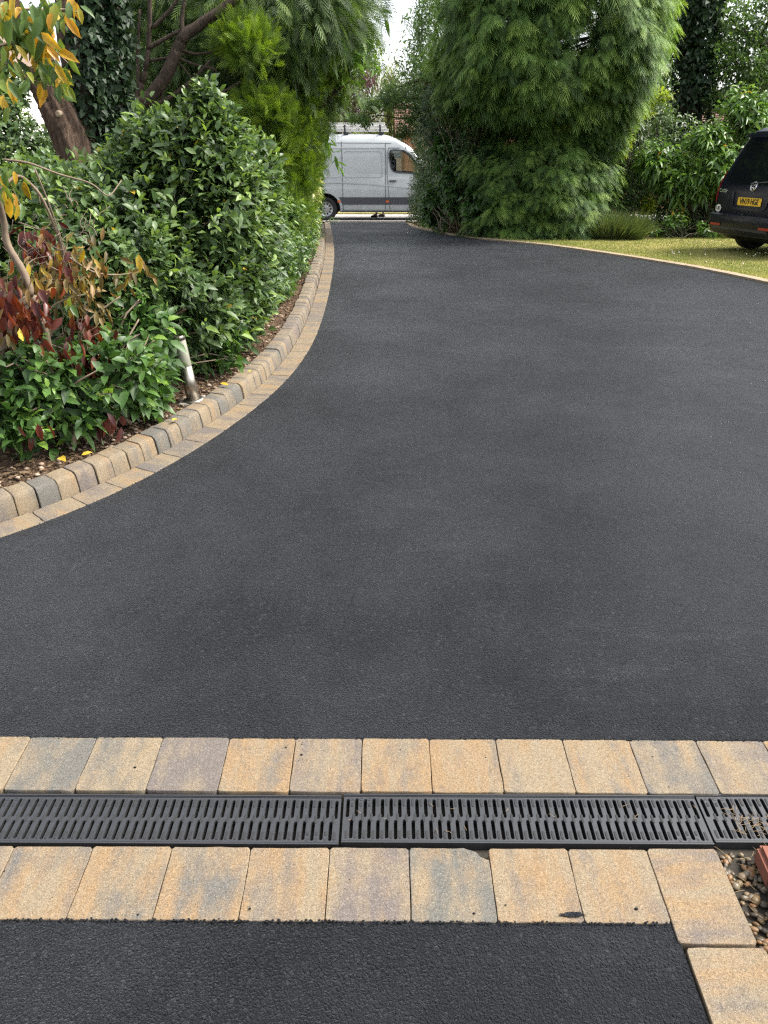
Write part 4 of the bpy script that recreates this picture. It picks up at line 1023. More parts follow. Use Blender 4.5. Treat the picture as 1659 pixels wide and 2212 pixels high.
# dark greenery behind the trunks
bush('background_laurel', 'dark leafy thicket behind the trunks at the upper left', 'thicket', base_at(-3.2, 11.0), [E(360, 120, 11.5, 1.0, .5, 1.2), E(480, 250, 11.5, .9, .5, 1.0), E(300, 30, 11.5, .9, .5, .8), E(400, 330, 11., 1., .5, .8), E(540, 60, 11.5, 1., .5, 1.)], 1500, 6, .12, .05, M['oak_light'], rg, 1500, M['bark_dark'], 30, up=.1, droop=.4)
bush('holly_bush', 'dark green bush under the white gap at the far left edge', 'bush', base_at(-4.3, 8.5), [E(20, 330, 8.4, .5, .4, .34), E(100, 350, 8.4, .45, .4, .22), E(5, 270, 8.5, .28, .3, .30), E(15, 180, 8.8, .18, .3, .22)], 560, 7, .09, .04, M['viburnum'], rg, 500, M['twig'], 20)
bush('lime_sapling', 'bright lime green sapling leaves glowing behind the leaning trunk', 'sapling', base_at(-4.1, 9.5), [E(112, 215, 9.2, .10, .1, .05), E(128, 385, 9.2, .2, .2, .2), E(160, 350, 9.2, .16, .2, .16), E(140, 300, 9.4, .2, .2, .2)], 120, 6, .11, .06, M['acid'], rg, 0, M['twig'], 12, back=1., up=.0)

# ---------------------------------------------------------------- planting on the right
def lawson(name, label, base, rg):
    root = empty(name, base, 0, label, 'conifer')
    b0 = np.array(base)
    def rad(z, th):
        low = np.interp(z, [0, .25, .7, 1.25, 1.75, 2.05, 2.3, 2.6, 3.1, 4.0, 5.5, 7.5, 9.], [1.40, 1.58, 1.60, 1.58, 1.58, 1.66, 1.86, 2.05, 2.16, 2.18, 1.9, 1.2, .3])
        hollow = np.exp(-((z - 1.85)/.33)**2)*.75*np.clip(np.cos(th - (-2.15)), 0, 1)
        return low - hollow + .10*np.sin(th*5 + z*2) + .06*np.sin(th*9 - z*3)
    nb = 1900
    z = np.concatenate([rg.uniform(.12, 2.3, 850), rg.uniform(2.0, 5.2, 880), rg.uniform(5.2, 8.7, 170)]); th = rg.uniform(-math.pi, math.pi, nb)
    z = np.concatenate([z, rg.uniform(2.5, 4.7, 380)]); th = np.concatenate([th, rg.uniform(-math.pi/2 - 1.1, -math.pi/2 + 1.1, 380)]); nb = len(z)
    fr = np.cos(th + math.pi/2 + .2); keep = (fr > -.2) | (rg.random(nb) < .35); z, th = z[keep], th[keep]; nb = len(z)
    r = rad(z, th)*rg.uniform(.80, 1.08, nb)
    out = np.stack([np.cos(th), np.sin(th), np.zeros(nb)], 1); sidev = np.stack([-np.sin(th), np.cos(th), np.zeros(nb)], 1)
    ks = 16; Ps, Ds, Ns, Ls, Ts = [], [], [], [], []
    bt = np.clip(rg.normal(.52, .17, nb), 0, 1); hang_ = z > 2.15
    turn = rg.normal(0, .35, nb); csz = rg.uniform(.55, 1.15, nb)
    for j in range(ks):
        a = ((j % 8)/7. - .5)*2.5 + turn + rg.normal(0, .25, nb)          # a fan of sprays from each bough end
        low = j >= 8                                                      # second, lower row hanging under the first
        d = out*np.cos(a)[:, None] + sidev*np.sin(a)[:, None]
        d[:, 2] += -np.where(hang_, .55, .22) - .5*low + rg.normal(0, .28, nb)
        p = b0 + out*(r - .24*csz - .05*low)[:, None] + sidev*(np.sin(a)*.07*csz)[:, None]
        p[:, 2] += z - .05*low + rg.normal(0, .02, nb)
        Ps.append(p); Ds.append(d); Ns.append(np.array([0, 0, 1.]) + out*.55 + rg.normal(0, .2, (nb, 3)))
        Ls.append(np.where(hang_, .33, .26)*csz*rg.uniform(.75, 1.15, nb)*(1 - .25*np.abs((j % 8)/7. - .5)))
        Ts.append(np.where(rg.random(nb) < .012, 1., np.clip(bt + .10 - .35*low + rg.normal(0, .06, nb), 0, .97)))  # lower sprays tinted darker, underside shade put into the colour
    P, D, N, L, ti = (np.concatenate(a) for a in (Ps, Ds, Ns, Ls, Ts))
    parts = [fronds(P, D, N, L, .75, rg, .45, tint=ti)]
    m = 7000; zz = rg.uniform(.2, 6, m); tt = rg.uniform(-math.pi, math.pi, m); rr = rad(zz, tt)*rg.uniform(.45, .84, m)
    q = b0 + np.stack([np.cos(tt)*rr, np.sin(tt)*rr, zz], 1)
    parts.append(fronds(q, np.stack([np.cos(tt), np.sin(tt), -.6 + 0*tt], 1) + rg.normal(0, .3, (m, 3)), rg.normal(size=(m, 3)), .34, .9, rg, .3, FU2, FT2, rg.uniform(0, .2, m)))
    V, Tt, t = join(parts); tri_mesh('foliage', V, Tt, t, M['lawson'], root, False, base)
    lm = [tube(np.array([b0, b0 + [0, 0, 3], b0 + [.05, 0, 6], b0 + [0, 0, 8.8]]), [.20, .15, .10, .02], 10)]
    for i in range(0, nb, 9): lm.append(tube(bez(b0 + [0, 0, max(.1, z[i] - .3)], b0 + out[i]*(r[i] - .25) + [0, 0, z[i] - .05], 6, up=.12), np.linspace(.018, .004, 6), 5))
    V, Tt, t = join(lm); tri_mesh('trunk', V, Tt, t, M['bark_dark'], root, True, base)
    return root
LBX, LBY = 2.95, 16.1
lawson('drooping_cypress', 'tall drooping green cypress right of the drive with a dark hollow in its side', (LBX, LBY, gz(LBY)), np.random.default_rng(77))
rg = np.random.default_rng(202)
# clipped dark hedge by the gate
def hedge(name, label, line, depth, z1, n, L, W, mat, rg, inner=6000, k=None, z0=.05, wob=.10, cat='hedge', U=SU, T=ST, taper=.0):
    line = np.array(line, float); s = np.concatenate([[0], np.cumsum(np.linalg.norm(np.diff(line, axis=0), axis=1))])
    b = (line[len(line)//2][0], line[len(line)//2][1], gz(line[len(line)//2][1]))
    root = empty(name, b, 0, label, cat)
    def samp(n, dlo, dhi):
        t = rg.uniform(0, s[-1], n); x = np.interp(t, s, line[:, 0]); y = np.interp(t, s, line[:, 1])
        tx = np.interp(t + .05, s, line[:, 0]) - np.interp(t - .05, s, line[:, 0]); ty = np.interp(t + .05, s, line[:, 1]) - np.interp(t - .05, s, line[:, 1])
        tg = nrm(np.stack([tx, ty, 0*tx], 1)); nn = np.stack([-tg[:, 1], tg[:, 0], 0*tx], 1)
        z = rg.uniform(z0, z1, n)
        w_ = wob*(np.sin(t*3 + z*2) + np.sin(t*7 - z*5)*.6 + np.sin(z*4 + t)*.5) + taper*(z - z1*.5)
        d = rg.uniform(dlo, dhi, n) + w_
        P = np.stack([x, y, np.array([gz(v) for v in y]) + z], 1) + nn*d[:, None]
        return P, nn, z
    P, nn, z = samp(n, -.06, .10)
    A = nn*.8 + [0, 0, .45] + rg.normal(0, .4, P.shape)
    parts = [rosettes(P, A, 5, L, W, rg, U, T, (40, 85), .5, .2)]
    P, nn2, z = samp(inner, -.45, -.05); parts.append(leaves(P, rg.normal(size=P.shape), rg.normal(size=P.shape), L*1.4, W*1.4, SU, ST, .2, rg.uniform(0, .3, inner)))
    P, nn2, z = samp(n//6, -depth, 0.); P[:, 2] += z1 - z + rg.normal(0, .05, len(P)); parts.append(rosettes(P, nn2*.1 + [0, 0, 1.] + rg.normal(0, .4, P.shape), 5, L, W, rg, U, T, (40, 85), .5, .2))
    V, Tt, t = join(parts); tri_mesh('foliage', V, Tt, t, mat, root, True, b)
    V, Tt, t = join([tube(bez((np.interp(u, s, line[:, 0]), np.interp(u, s, line[:, 1]), gz(np.interp(u, s, line[:, 1]))) - nn[0]*.3, (np.interp(u, s, line[:, 0]), np.interp(u, s, line[:, 1]), gz(20) + z1*.9) - nn[0]*rg.uniform(.2, .5), 5, rg=rg, jit=.05, up=.0), np.linspace(.04, .015, 5), 6) for u in np.linspace(.1, s[-1] - .1, 14)])
    tri_mesh('stem', V, Tt, t, M['bark_dark'], root, True, b)
    return root
hl = [(2.9, 15.6), (2.0, 15.9), (1.45, 16.6), (1.1, 18.0), (.86, 19.6), (.80, 21.2), (1.0, 21.8), (1.9, 22.2)]
hedge('clipped_hedge', 'tall dark clipped hedge at the gate right of the van', hl, .9, 3.3, 9500, .056, .030, M['privet'], rg, 12000)
# broad sycamore-like leaves and ivy growing through the hedge face
bush('sycamore_seedling', 'broad-leaved sycamore growing out of the dark clipped hedge', 'sapling', (1.45, 16.5, gz(16.5)), [E(985, 400, 16.2, .32, .25, .55), E(935, 440, 17.2, .25, .3, .4), E(1030, 440, 15.4, .3, .2, .35), E(965, 330, 16.6, .25, .25, .35)], 330, 5, .13, .11, M['sycamore'], rg, 200, M['twig'], 24, up=.1, droop=.5, U=IU, T=IT)
bush('ground_ivy', 'low ivy ground cover between the edging and the dark hedge', 'ground cover', (1.9, 15.6, gz(15.6)), [np.array([1.25, 17.3, gz(17.3) + .03, .22, .9, .13]), np.array([1.75, 15.9, gz(16) + .03, .35, .55, .16]), np.array([2.3, 15.1, gz(15) + .03, .45, .35, .18]), np.array([2.9, 14.75, gz(15) + .02, .35, .25, .13]), np.array([.98, 18.8, gz(18.8) + .02, .15, .8, .10])], 900, 5, .055, .045, M['ivy_small'], rg, 400, M['twig'], 12, U=IU, T=IT, minz=.12)
bush('small_leaved_bush', 'dark scrambling shrub between the clipped hedge and the drooping cypress', 'shrub', (1.7, 16.0, gz(16)), [E(1060, 430, 15.6, .4, .3, .5), E(1030, 350, 16.0, .45, .3, .7), E(960, 250, 17., .5, .4, .7), E(1080, 480, 15.2, .45, .25, .25)], 2200, 6, .06, .032, M['privet'], rg, 1500, M['twig'], 30)
# tree whose boughs hang over the van
def tree(name, label, base, crown, limbs, n, k, L, W, mat, rg, inner=0, U=SU, T=ST, r0=.14, bark='bark_dark', back=.6, jit=.3, up=.1, cat='tree', droop=.4, group=None, spread=(30, 85)):
    root = empty(name, base, 0, label, cat, group)
    P, N = surf(crown, n, rg, jit, back)
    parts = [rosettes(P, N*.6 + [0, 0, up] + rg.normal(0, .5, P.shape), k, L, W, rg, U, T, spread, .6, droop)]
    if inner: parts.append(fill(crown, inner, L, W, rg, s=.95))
    V, Tt, t = join(parts); tri_mesh('crown', V, Tt, t, mat, root, True, base)
    b = np.array(base, float); top = np.array([c[:3] for c in crown]).mean(0)
    tk_ = bez(b, [b[0]*.6 + top[0]*.4, b[1]*.6 + top[1]*.4, top[2] + .3], 8, rg=rg, jit=.04, up=.1)
    lm = [tube(tk_, np.linspace(r0, r0*.4, 8), 9)]
    for c in crown:
        for _ in range(limbs):
            st = tk_[rg.integers(3, 8)]; en = c[:3] + c[3:]*rg.uniform(-.7, .7, 3)
            lm.append(tube(bez(st, en, 7, rg=rg, jit=.05, up=.25), np.linspace(r0*.3, .006, 7), 5))
    V, Tt, t = join(lm); tri_mesh('trunk', V, Tt, t, M[bark], root, True, base)
    return root
tree('overhanging_oak', 'small-leaved tree whose boughs dip over the roof of the van', (2.2, 19.2, gz(19)), [E(850, 205, 18.6, .40, .5, .30), E(890, 230, 18.4, .32, .4, .45), E(925, 130, 18.4, .36, .5, .5), E(915, 60, 18.4, .22, .4, .6), E(800, 225, 19., .28, .4, .16), E(790, 262, 18.8, .14, .2, .14), E(870, 280, 18.4, .2, .3, .2), E(930, 10, 18.4, .30, .5, .5), E(770, 255, 19.2, .3, .3, .10)],
     2, 2300, 6, .055, .03, M['oak'], rg, 600)
# the laurels and shrubs along the back of the lawn
bush('cherry_laurel', 'bright long-leaved cherry laurel behind the black car', 'laurel', (6.4, 16.2, gz(16)), [E(1560, 360, 15.6, .50, .4, .45), E(1480, 390, 15.8, .50, .4, .45), E(1420, 340, 16., .4, .4, .35), E(1610, 240, 16., .45, .4, .45), E(1530, 300, 15.9, .4, .4, .3), E(1640, 330, 15.8, .4, .4, .5)], 460, 8, .20, .060, M['cherry'], rg, 500, M['twig_green'], 60, up=.15, droop=.55, back=.2)
bush('back_hedge', 'dark dense shrubbery along the back of the lawn', 'hedge', (6.3, 17.0, gz(17)), [E(1390, 420, 16.4, .6, .5, .8), E(1480, 460, 16.3, .8, .4, .5), E(1580, 460, 16.2, .8, .4, .55), E(1440, 330, 17., .8, .4, .7), E(1560, 330, 17.2, .9, .35, .6), E(1660, 440, 16.3, .8, .4, .9), E(1400, 280, 17.2, .55, .4, .5), E(1350, 350, 16.8, .5, .4, .9), E(1680, 300, 17., .7, .4, .7)], 4200, 6, .075, .036, M['viburnum'], rg, 6000, M['bark_dark'], 40, up=.2)
bush('acid_green_shrub', 'yellow-green fern-like shrub showing beside the drooping cypress', 'shrub', (4.9, 16.6, gz(16.6)), [E(1400, 205, 16.2, .42, .3, .14), E(1370, 240, 16.1, .35, .3, .15), E(1345, 300, 16.0, .2, .25, .3), E(1400, 440, 15.9, .12, .2, .2)], 300, 6, .10, .04, M['acid'], rg, 0, M['twig_green'], 14, up=.3, back=.8)
bush('yellowish_lawn_shrub', 'small yellow-green sprigs at the foot of the dark shrubbery', 'sapling', (5.5, 15.2, gz(15.2)), [np.array([5.45, 15.3, gz(15) + .28, .25, .15, .18]), np.array([6.1, 15.1, gz(15) + .2, .35, .15, .16]), np.array([5.0, 15.3, gz(15) + .15, .3, .15, .12])], 90, 6, .11, .05, M['cherry'], rg, 0, M['twig_green'], 14)
# lavender tuft at the foot of the cypress
lv = empty('lavender_tuft', (4.25, 14.75, gz(14.75)), 0, 'feathery lavender tuft at the foot of the drooping cypress', 'lavender')
n = 3600; a = rg.uniform(0, 6.28, n); el = np.abs(rg.normal(0, .55, n)); rr = np.sqrt(rg.random(n))*.28
P = np.stack([4.25 + np.cos(a)*rr*1.5, 14.75 + np.sin(a)*rr*.7, np.full(n, gz(14.75))], 1)
D = np.stack([np.cos(a)*el*1.0 + .15, np.sin(a)*el, np.ones(n)], 1)
V, Tt, t = leaves(P, D, rg.normal(size=(n, 3)), rg.uniform(.15, .66, n), .010, SU, ST, .12, np.clip(rg.normal(.5, .25, n), 0, 1)); tri_mesh('foliage', V, Tt, t, M['rosemary'], lv, True, np.array(lv.location))
# ivy-clad trunk and oak crowns at the upper right
it2 = empty('ivy_clad_trunk', (7.0, 18.6, gz(18.6)), 0, 'tall dark trunk clothed in ivy at the upper right', 'tree')
q0 = np.array(it2.location); top = at(1500, -60, 18.6)
V, Tt, t = join([tube(np.array([q0, at(1490, 270, 18.6), at(1498, 100, 18.6), top]), [.28, .25, .22, .2], 12), tube(np.array([at(1490, 200, 18.5), at(1450, 60, 18.6), at(1430, -60, 18.6)]), [.10, .08, .05], 8)]); tri_mesh('trunk', V, Tt, t, M['bark_dark'], it2, True, q0)
V, Tt, t = join([ivy_on([(1485, 400), (1490, 270), (1498, 100), (1500, -40)], 18.6, .36, 3400, .11, rg), ivy_on([(1500, 180), (1520, 40), (1540, -40)], 18.5, .25, 900, .11, rg)]); tri_mesh('ivy', V, Tt, t, M['ivy_dark'], it2, True, q0)
tree('upper_right_oak', 'leafy oak crown with sky gaps filling the upper right corner', (8.6, 19.0, gz(19)), [E(1600, 60, 18.6, .8, .6, .5), E(1640, 150, 18.4, .6, .6, .45), E(1560, 130, 18.4, .5, .5, .4), E(1540, 30, 18.8, .6, .5, .4), E(1580, 210, 18.2, .6, .5, .28), E(1660, 20, 18.6, .7, .5, .5), E(1440, 40, 19.4, .5, .5, .5), E(1500, 200, 19., .4, .5, .3), E(1660, 230, 18.4, .5, .5, .3)], 3, 1900, 6, .095, .055, M['oak'], rg, 2000, r0=.2)
tree('tree_behind_cypress', 'dull green tree crown seen behind the top of the drooping cypress', (5.2, 20.5, gz(20)), [E(1400, 90, 20.5, .7, .5, .8), E(1360, 30, 20.5, .8, .5, .8), E(1430, 150, 20.5, .4, .4, .5)], 3, 900, 6, .09, .045, M['oak'], rg, 900, r0=.16)
# trees beyond the road, seen in the gap
G3 = 'trees beyond the road'
tree('plum_tree', 'purple-leaved plum tree beyond the road above the van', (-2.2, 36, gz(36)), [E(760, 215, 36, .9, .8, .8), E(785, 175, 36, .7, .8, .6), E(735, 240, 36, .8, .8, .6), E(770, 250, 36, .6, .8, .5)], 4, 420, 5, .16, .08, M['plum'], rg, 150, r0=.13, group=G3, jit=.5, back=1)
tree('lime_tree', 'pale green tree with drooping twigs beyond the road', (.4, 41, gz(41)), [E(835, 230, 41, .9, .8, 1.4), E(812, 260, 41, .9, .8, .8), E(845, 190, 41, .5, .6, .9), E(790, 265, 41, 1.2, .8, .5)], 4, 700, 5, .2, .06, M['willow'], rg, 200, r0=.2, group=G3, jit=.45, back=1, droop=.8)
tree('garden_tree', 'mid green tree beyond the road left of the sky gap', (-4.2, 38, gz(38)), [E(745, 150, 38, 1.4, .9, 1.4), E(800, 130, 38, .55, .7, .9), E(720, 90, 38, 1.6, 1, 1.4), E(700, 240, 38, 1.4, 1, 1.4)], 4, 1000, 5, .17, .1, M['oak_light'], rg, 900, r0=.22, group=G3, jit=.35, back=.8)
tree('roadside_tree', 'dull green tree beyond the road right of the sky gap', (4.0, 40, gz(40)), [E(905, 190, 40, 1., .9, 1.2), E(940, 120, 40, 1.6, 1, 1.6), E(880, 235, 40, .8, .8, .8), E(1000, 60, 40, 2.2, 1, 2)], 4, 1100, 5, .18, .1, M['oak'], rg, 900, r0=.22, group=G3, jit=.35, back=.8)
for i, (X, Y, r_, lab, mt) in enumerate(((-9, 34, 2.6, 'rounded green tree far left behind the golden conifer', 'oak'), (-15, 30, 3, 'broad green tree far behind the leaning trunk', 'oak_light'), (9, 30, 1.5, 'green tree behind the back hedge, near the cypress', 'oak'), (17, 32, 1.9, 'large green tree behind the back hedge, far right', 'oak'), (13, 27, 1.2, 'smaller green tree behind the cherry laurel', 'oak_light'))):
    b = (X, Y, gz(Y)); c = [np.array([X, Y, .8 + r_*1.3, r_, r_*.8, r_*.9]), np.array([X + r_*.6, Y, .6 + r_*.8, r_*.7, r_*.7, r_*.7]), np.array([X - r_*.6, Y, .6 + r_*.7, r_*.7, r_*.7, r_*.7]), np.array([X, Y, 1.5, r_, r_*.7, 1.2])]
    tree('garden_tree', lab, b, c, 3, 1100, 5, .22, .13, M[mt], rg, 900, r0=.22, group=G3, jit=.3, back=.4)

# ---------------------------------------------------------------- lawn grass, flowers, litter
n = 90000
yy = 8.6 + (15.2 - 8.6)*rg.random(n)**1.1; x0 = np.interp(yy, EDGE_R[::-1, 1] if EDGE_R[0, 1] > EDGE_R[-1, 1] else EDGE_R[:, 1], EDGE_R[::-1, 0] if EDGE_R[0, 1] > EDGE_R[-1, 1] else EDGE_R[:, 0]) + .155
xx = x0 + (9.0 - x0)*rg.random(n)**1.3
P = np.stack([xx, yy, np.array([gz(v) for v in yy]) + .008], 1)
hh = rg.uniform(.018, .05, n)*np.where(xx - x0 < .12, 1.3, 1.0)
patch = np.sin(xx*2.1 + yy*1.3)*.5 + np.sin(xx*5.3 - yy*3.1)*.35
D = np.array([0, 0, 1.]) + rg.normal(0, .45, (n, 3))
GU = np.array([[0, .5, 0], [0, -.5, 0], [1, 0, 0]]); GT = np.array([[0, 1, 2]])
V, Tt, t = leaves(P, D, rg.normal(size=(n, 3)), hh, .007, GU, GT, .1, np.clip(.48 + patch*.22 + rg.normal(0, .17, n) + (xx - x0 < .25)*.2, 0, 1))
o = tri_mesh('grass', V, Tt, t, M['grass'], None, False, (5, 12, gz(12))); tag(o, 'dry yellowing short grass of the lawn', 'grass', None, 'stuff')
mb = MB(); n = 90
for i in range(n):
    y = rg.uniform(10.2, 13.4); x = rg.uniform(max(4.2, xr(y) + .3), 7.5)
    if rg.random() > .25 + .75*(abs(y - 12.2 + (x - 5.5)*.3) < .7): continue
    mb.add(ICO*np.array([.009, .009, .008])*rg.uniform(.7, 1.2) + [x, y, gz(y) + .05], ICOF)
o = mb.build('clover_flowers', plain('white_clover', (.75, .72, .62), .8, var=.1), None, True); tag(o, 'white clover flowers scattered in the lawn', 'flowers', None, 'stuff')
# leaf litter in the left bed
n = 5200; yy = 3.0 + 9*rg.random(n)**1.7; xx = np.array([xl(v) for v in yy]) - .262 - np.abs(rg.normal(0, .35, n)) - .01
P = np.stack([xx, yy, np.array([bedz(a, b) for a, b in zip(xx, yy)]) + .006], 1)
D = rg.normal(size=(n, 3))*[1, 1, .25]; sz = rg.uniform(.012, .05, n)
V, Tt, t = leaves(P, D, np.array([0, 0, 1.]) + rg.normal(0, .4, (n, 3)), sz, sz*rg.uniform(.2, .55, n), LU, LT, -.1, np.clip(rg.normal(.42, .25, n), 0, 1))
o = tri_mesh('leaf_litter', V, Tt, t, M['litter'], None, True, (-1.5, 4.5, .3)); tag(o, 'brown leaf litter on the soil of the left bed', 'leaf litter', None, 'stuff')
n = 1400; yy = 14.8 + 6.5*rg.random(n); xx = np.array([xr(v) for v in yy]) + .11 + np.abs(rg.normal(0, .22, n))
P = np.stack([xx, yy, np.array([gz(b) for b in yy]) + .03], 1); sz = rg.uniform(.02, .06, n)
V, Tt, t = leaves(P, rg.normal(size=(n, 3))*[1, 1, .25], np.array([0, 0, 1.]) + rg.normal(0, .4, (n, 3)), sz, sz*.5, LU, LT, -.1, np.clip(rg.normal(.55, .25, n), 0, 1))
o = tri_mesh('leaf_litter', V, Tt, t, M['litter'], None, True, (1.5, 17, .2)); tag(o, 'dry brown litter under the right hedge', 'leaf litter', None, 'stuff')
mb = MB()
def bedpeb(n):
    for i in range(n):
        y = 3.0 + 4*rg.random()**1.5; d = .27 + abs(rg.normal(0, .14)); x = xl(y) - d; s_ = rg.uniform(.006, .016)
        V = ICO*np.array([s_, s_*.8, s_*.6])*(1 + .2*np.sin(ICO[:, [1, 2, 0]]*3 + i)); mb.add(V + [x, y, bedz(x, y) + s_*.2], ICOF, 0, rg.uniform(.2, .9))
bedpeb(330)
b_ = NT('bed_stone'); a_ = b_.n('Attribute', attribute_name='tint').outputs['Fac']; M['bed_stone'] = b_.done(b_.prin(b_.ramp(a_, [(0, (.16, .12, .085)), (.6, (.30, .22, .16)), (1, (.36, .30, .24))]), .9, 0, .2))
o = mb.build('bed_stones', M['bed_stone'], None, True); tag(o, 'small pinkish stones on the bare soil of the bed', 'stones', None, 'stuff')
# single fallen leaves one can point to
for px, py, mt, ln, lab in ((128, 988, 'yellow_leaf', .085, 'large curled yellow fallen leaf on the bare soil near the bottom left'), (176, 983, 'yellow_leaf', .055, 'small pale yellow fallen leaf right of the large curled one'), (153, 960, 'orange_leaf', .05, 'brown-orange fallen leaf under the low green shrub'),
                            (383, 905, 'yellow_leaf', .05, 'yellow fallen leaf just left of the slab under the bollard light'), (494, 832, 'yellow_leaf', .06, 'yellow fallen leaf on the soil right of the bollard light'), (475, 764, 'yellow_leaf', .055, 'yellow leaf caught in the ivy right of the bollard light'),
                            (500, 790, 'orange_leaf', .05, 'rusty fallen leaf below the ivy right of the bollard light'), (538, 803, 'yellow_leaf', .035, 'tiny yellow fallen leaf against the kerb'), (258, 905, 'yellow_leaf', .05, 'yellow fallen leaf beside the hanging red leaves')):
    p = gr(px, py, .12); p[2] = max(p[2], bedz(p[0], p[1]) + .012)
    if py == 764: p = at(475, 764, p[1] - .15)
    V, Tt, t = leaves([p], [[rg.normal(), rg.normal(), .1 if py != 764 else -2]], [[.1, -.5, 1.]], ln, ln*.5, LU*[1, 1, 2], LT, -.1, [rg.random()])
    o = tri_mesh('fallen_leaf', V, Tt, t, M[mt], None, True, p); tag(o, lab, 'fallen leaf', 'yellow and orange fallen leaves in the left bed')

# ---------------------------------------------------------------- vehicles
def paint(name, col, rough=.3, coat=.6, metal=0., dirt_on=1., spec=.5):
    b = NT(name); nz = b.noise(b.coord(), 3, 4)
    c = b.mix(b.ramp(nz, [(.35, 0.), (.75, 1.)]), tuple(x*.93 for x in col), col)
    sep = b.n('SeparateXYZ'); b.t.links.new(b.coord(), sep.inputs[0])
    dirt = b.math('MULTIPLY', b.ramp(sep.outputs[2], [(.25, 1.), (.8, 0.)]), b.ramp(b.noise(b.coord(), 9, 6), [(.4, 0.), (.75, .45*dirt_on)]))
    c = b.mix(dirt, c, (.13, .115, .10))
    return b.done(b.prin(c, b.ramp(nz, [(.3, rough), (.7, rough + .08)]), metal, spec, None, coat))
M['white_paint'] = paint('white_van_paint', (.41, .44, .45), .35, .4)
M['black_paint'] = paint('dark_navy_paint', (.0045, .0060, .0125), .28, .05, dirt_on=0., spec=.28)
M['trim'] = plain('grey_black_trim', (.050, .054, .064), .55, var=.15, scale=20)
M['rubber'] = plain('rubber', (.016, .016, .017), .8, var=.2, scale=40)
M['dark_glass'] = plain('dark_glass', (.006, .008, .009), .06, spec=.6, var=.05)
M['seam'] = plain('panel_gap', (.05, .052, .055), .8)
M['alloy'] = plain('silver_wheel', (.38, .38, .38), .4, metal=.8, var=.1)
M['chrome'] = plain('chrome', (.8, .81, .82), .12, metal=1., var=.03)
M['alu'] = plain('ladder_aluminium', (.66, .65, .61), .55, metal=.15, var=.12, scale=12)
M['lamp_orange'] = plain('orange_lens', (.55, .13, .03), .25, var=.1)
M['lamp_red'] = plain('red_lens', (.33, .018, .02), .2, var=.12)
M['plate_y'] = plain('yellow_plate', (.78, .47, .015), .4, var=.03)
M['ink'] = plain('black_ink', (.01, .01, .01), .5)
M['sticker'] = plain('white_sticker', (.70, .70, .62), .5, var=.04)
M['interior'] = plain('dark_interior', (.03, .03, .032), .7, var=.2)
def glass_mat():
    b = NT('clear_glass'); g = b.n('BsdfGlossy', i_Roughness=.03); tr = b.n('BsdfTransparent'); tr.inputs[0].default_value = (.82, .86, .84, 1)
    fr = b.n('Fresnel', i_IOR=1.45); ms = b.n('MixShader'); b.t.links.new(fr.outputs[0], ms.inputs[0]); b.t.links.new(tr.outputs[0], ms.inputs[1]); b.t.links.new(g.outputs[0], ms.inputs[2])
    return b.done(ms)
M['glass'] = glass_mat()

class Body:
    """levels: (z, x_rear, x_front, half width, corner radius); plan outlines stacked"""
    def __init__(s, levels): s.L = np.array(levels, float)
    def lv(s, z): return [float(np.interp(z, s.L[:, 0], s.L[:, k])) for k in range(1, 5)]
    def outline(s, z, n=7):
        a, b, w_, r = s.lv(z); out = []
        for cx, cy, t0 in ((b - r, w_ - r, 0), (a + r, w_ - r, 90), (a + r, -w_ + r, 180), (b - r, -w_ + r, 270)):
            for k in range(n):
                t = R(t0 + 90*k/(n - 1)); out.append((cx + r*math.cos(t), cy + r*math.sin(t), z))
        return out
    def mesh(s, zs):
        V = []; Fc = []; n = 28
        for z in zs: V += s.outline(z)
        for i in range(len(zs) - 1):
            for k in range(n): j = (k + 1) % n; Fc.append([i*n + k, i*n + j, (i + 1)*n + j, (i + 1)*n + k])
        Fc.append(list(range(n))[::-1]); Fc.append(list(range((len(zs) - 1)*n, len(zs)*n)))
        return V, Fc
    def rear(s, y, z, o=0.0):
        a, b, w_, r = s.lv(z); q = max(0., abs(y) - (w_ - r)); q = min(q, r*.999); return (a + r - math.sqrt(r*r - q*q) - o, y, z)
    def side(s, x, z, o=0.0, sg=-1):
        return (x, sg*(s.lv(z)[2] + o), z)
def patch(name, poly, fn, mat, parent, off=.004, th=.006, dens=.08):
    """a panel whose outline (u, v) lies on a body surface; given real thickness"""
    P = []
    for i in range(len(poly)):
        a, b = np.array(poly[i], float), np.array(poly[(i + 1) % len(poly)], float)
        k = max(1, int(np.linalg.norm(b - a)/dens))
        for t in np.arange(k)/k: P.append(a + (b - a)*t)
    bm = bmesh.new(); vs = [bm.verts.new((p[0], p[1], 0)) for p in P]; f = bm.faces.new(vs)
    bmesh.ops.triangulate(bm, faces=[f])
    for _ in range(2):
        ed = [e for e in bm.edges if e.calc_length() > dens*2.2]
        if ed: bmesh.ops.subdivide_edges(bm, edges=ed, cuts=1); bmesh.ops.triangulate(bm, faces=bm.faces[:])
    me = bpy.data.meshes.new(name)
    for v in bm.verts: v.co = fn(v.co.x, v.co.y, off)
    bm.normal_update()
    base = bm.faces[:]
    r = bmesh.ops.extrude_face_region(bm, geom=base)
    nv = [g for g in r['geom'] if isinstance(g, bmesh.types.BMVert)]
    bm.normal_update()
    for v in nv:
        pass
    me_c = Vector(fn(poly[0][0], poly[0][1], off + th)) - Vector(fn(poly[0][0], poly[0][1], off))
    for v in nv: v.co += me_c
    bmesh.ops.recalc_face_normals(bm, faces=bm.faces[:])
    bm.to_mesh(me); bm.free(); me.materials.append(mat)
    o = bpy.data.objects.new(name, me); COL.objects.link(o); o.parent = parent; return o
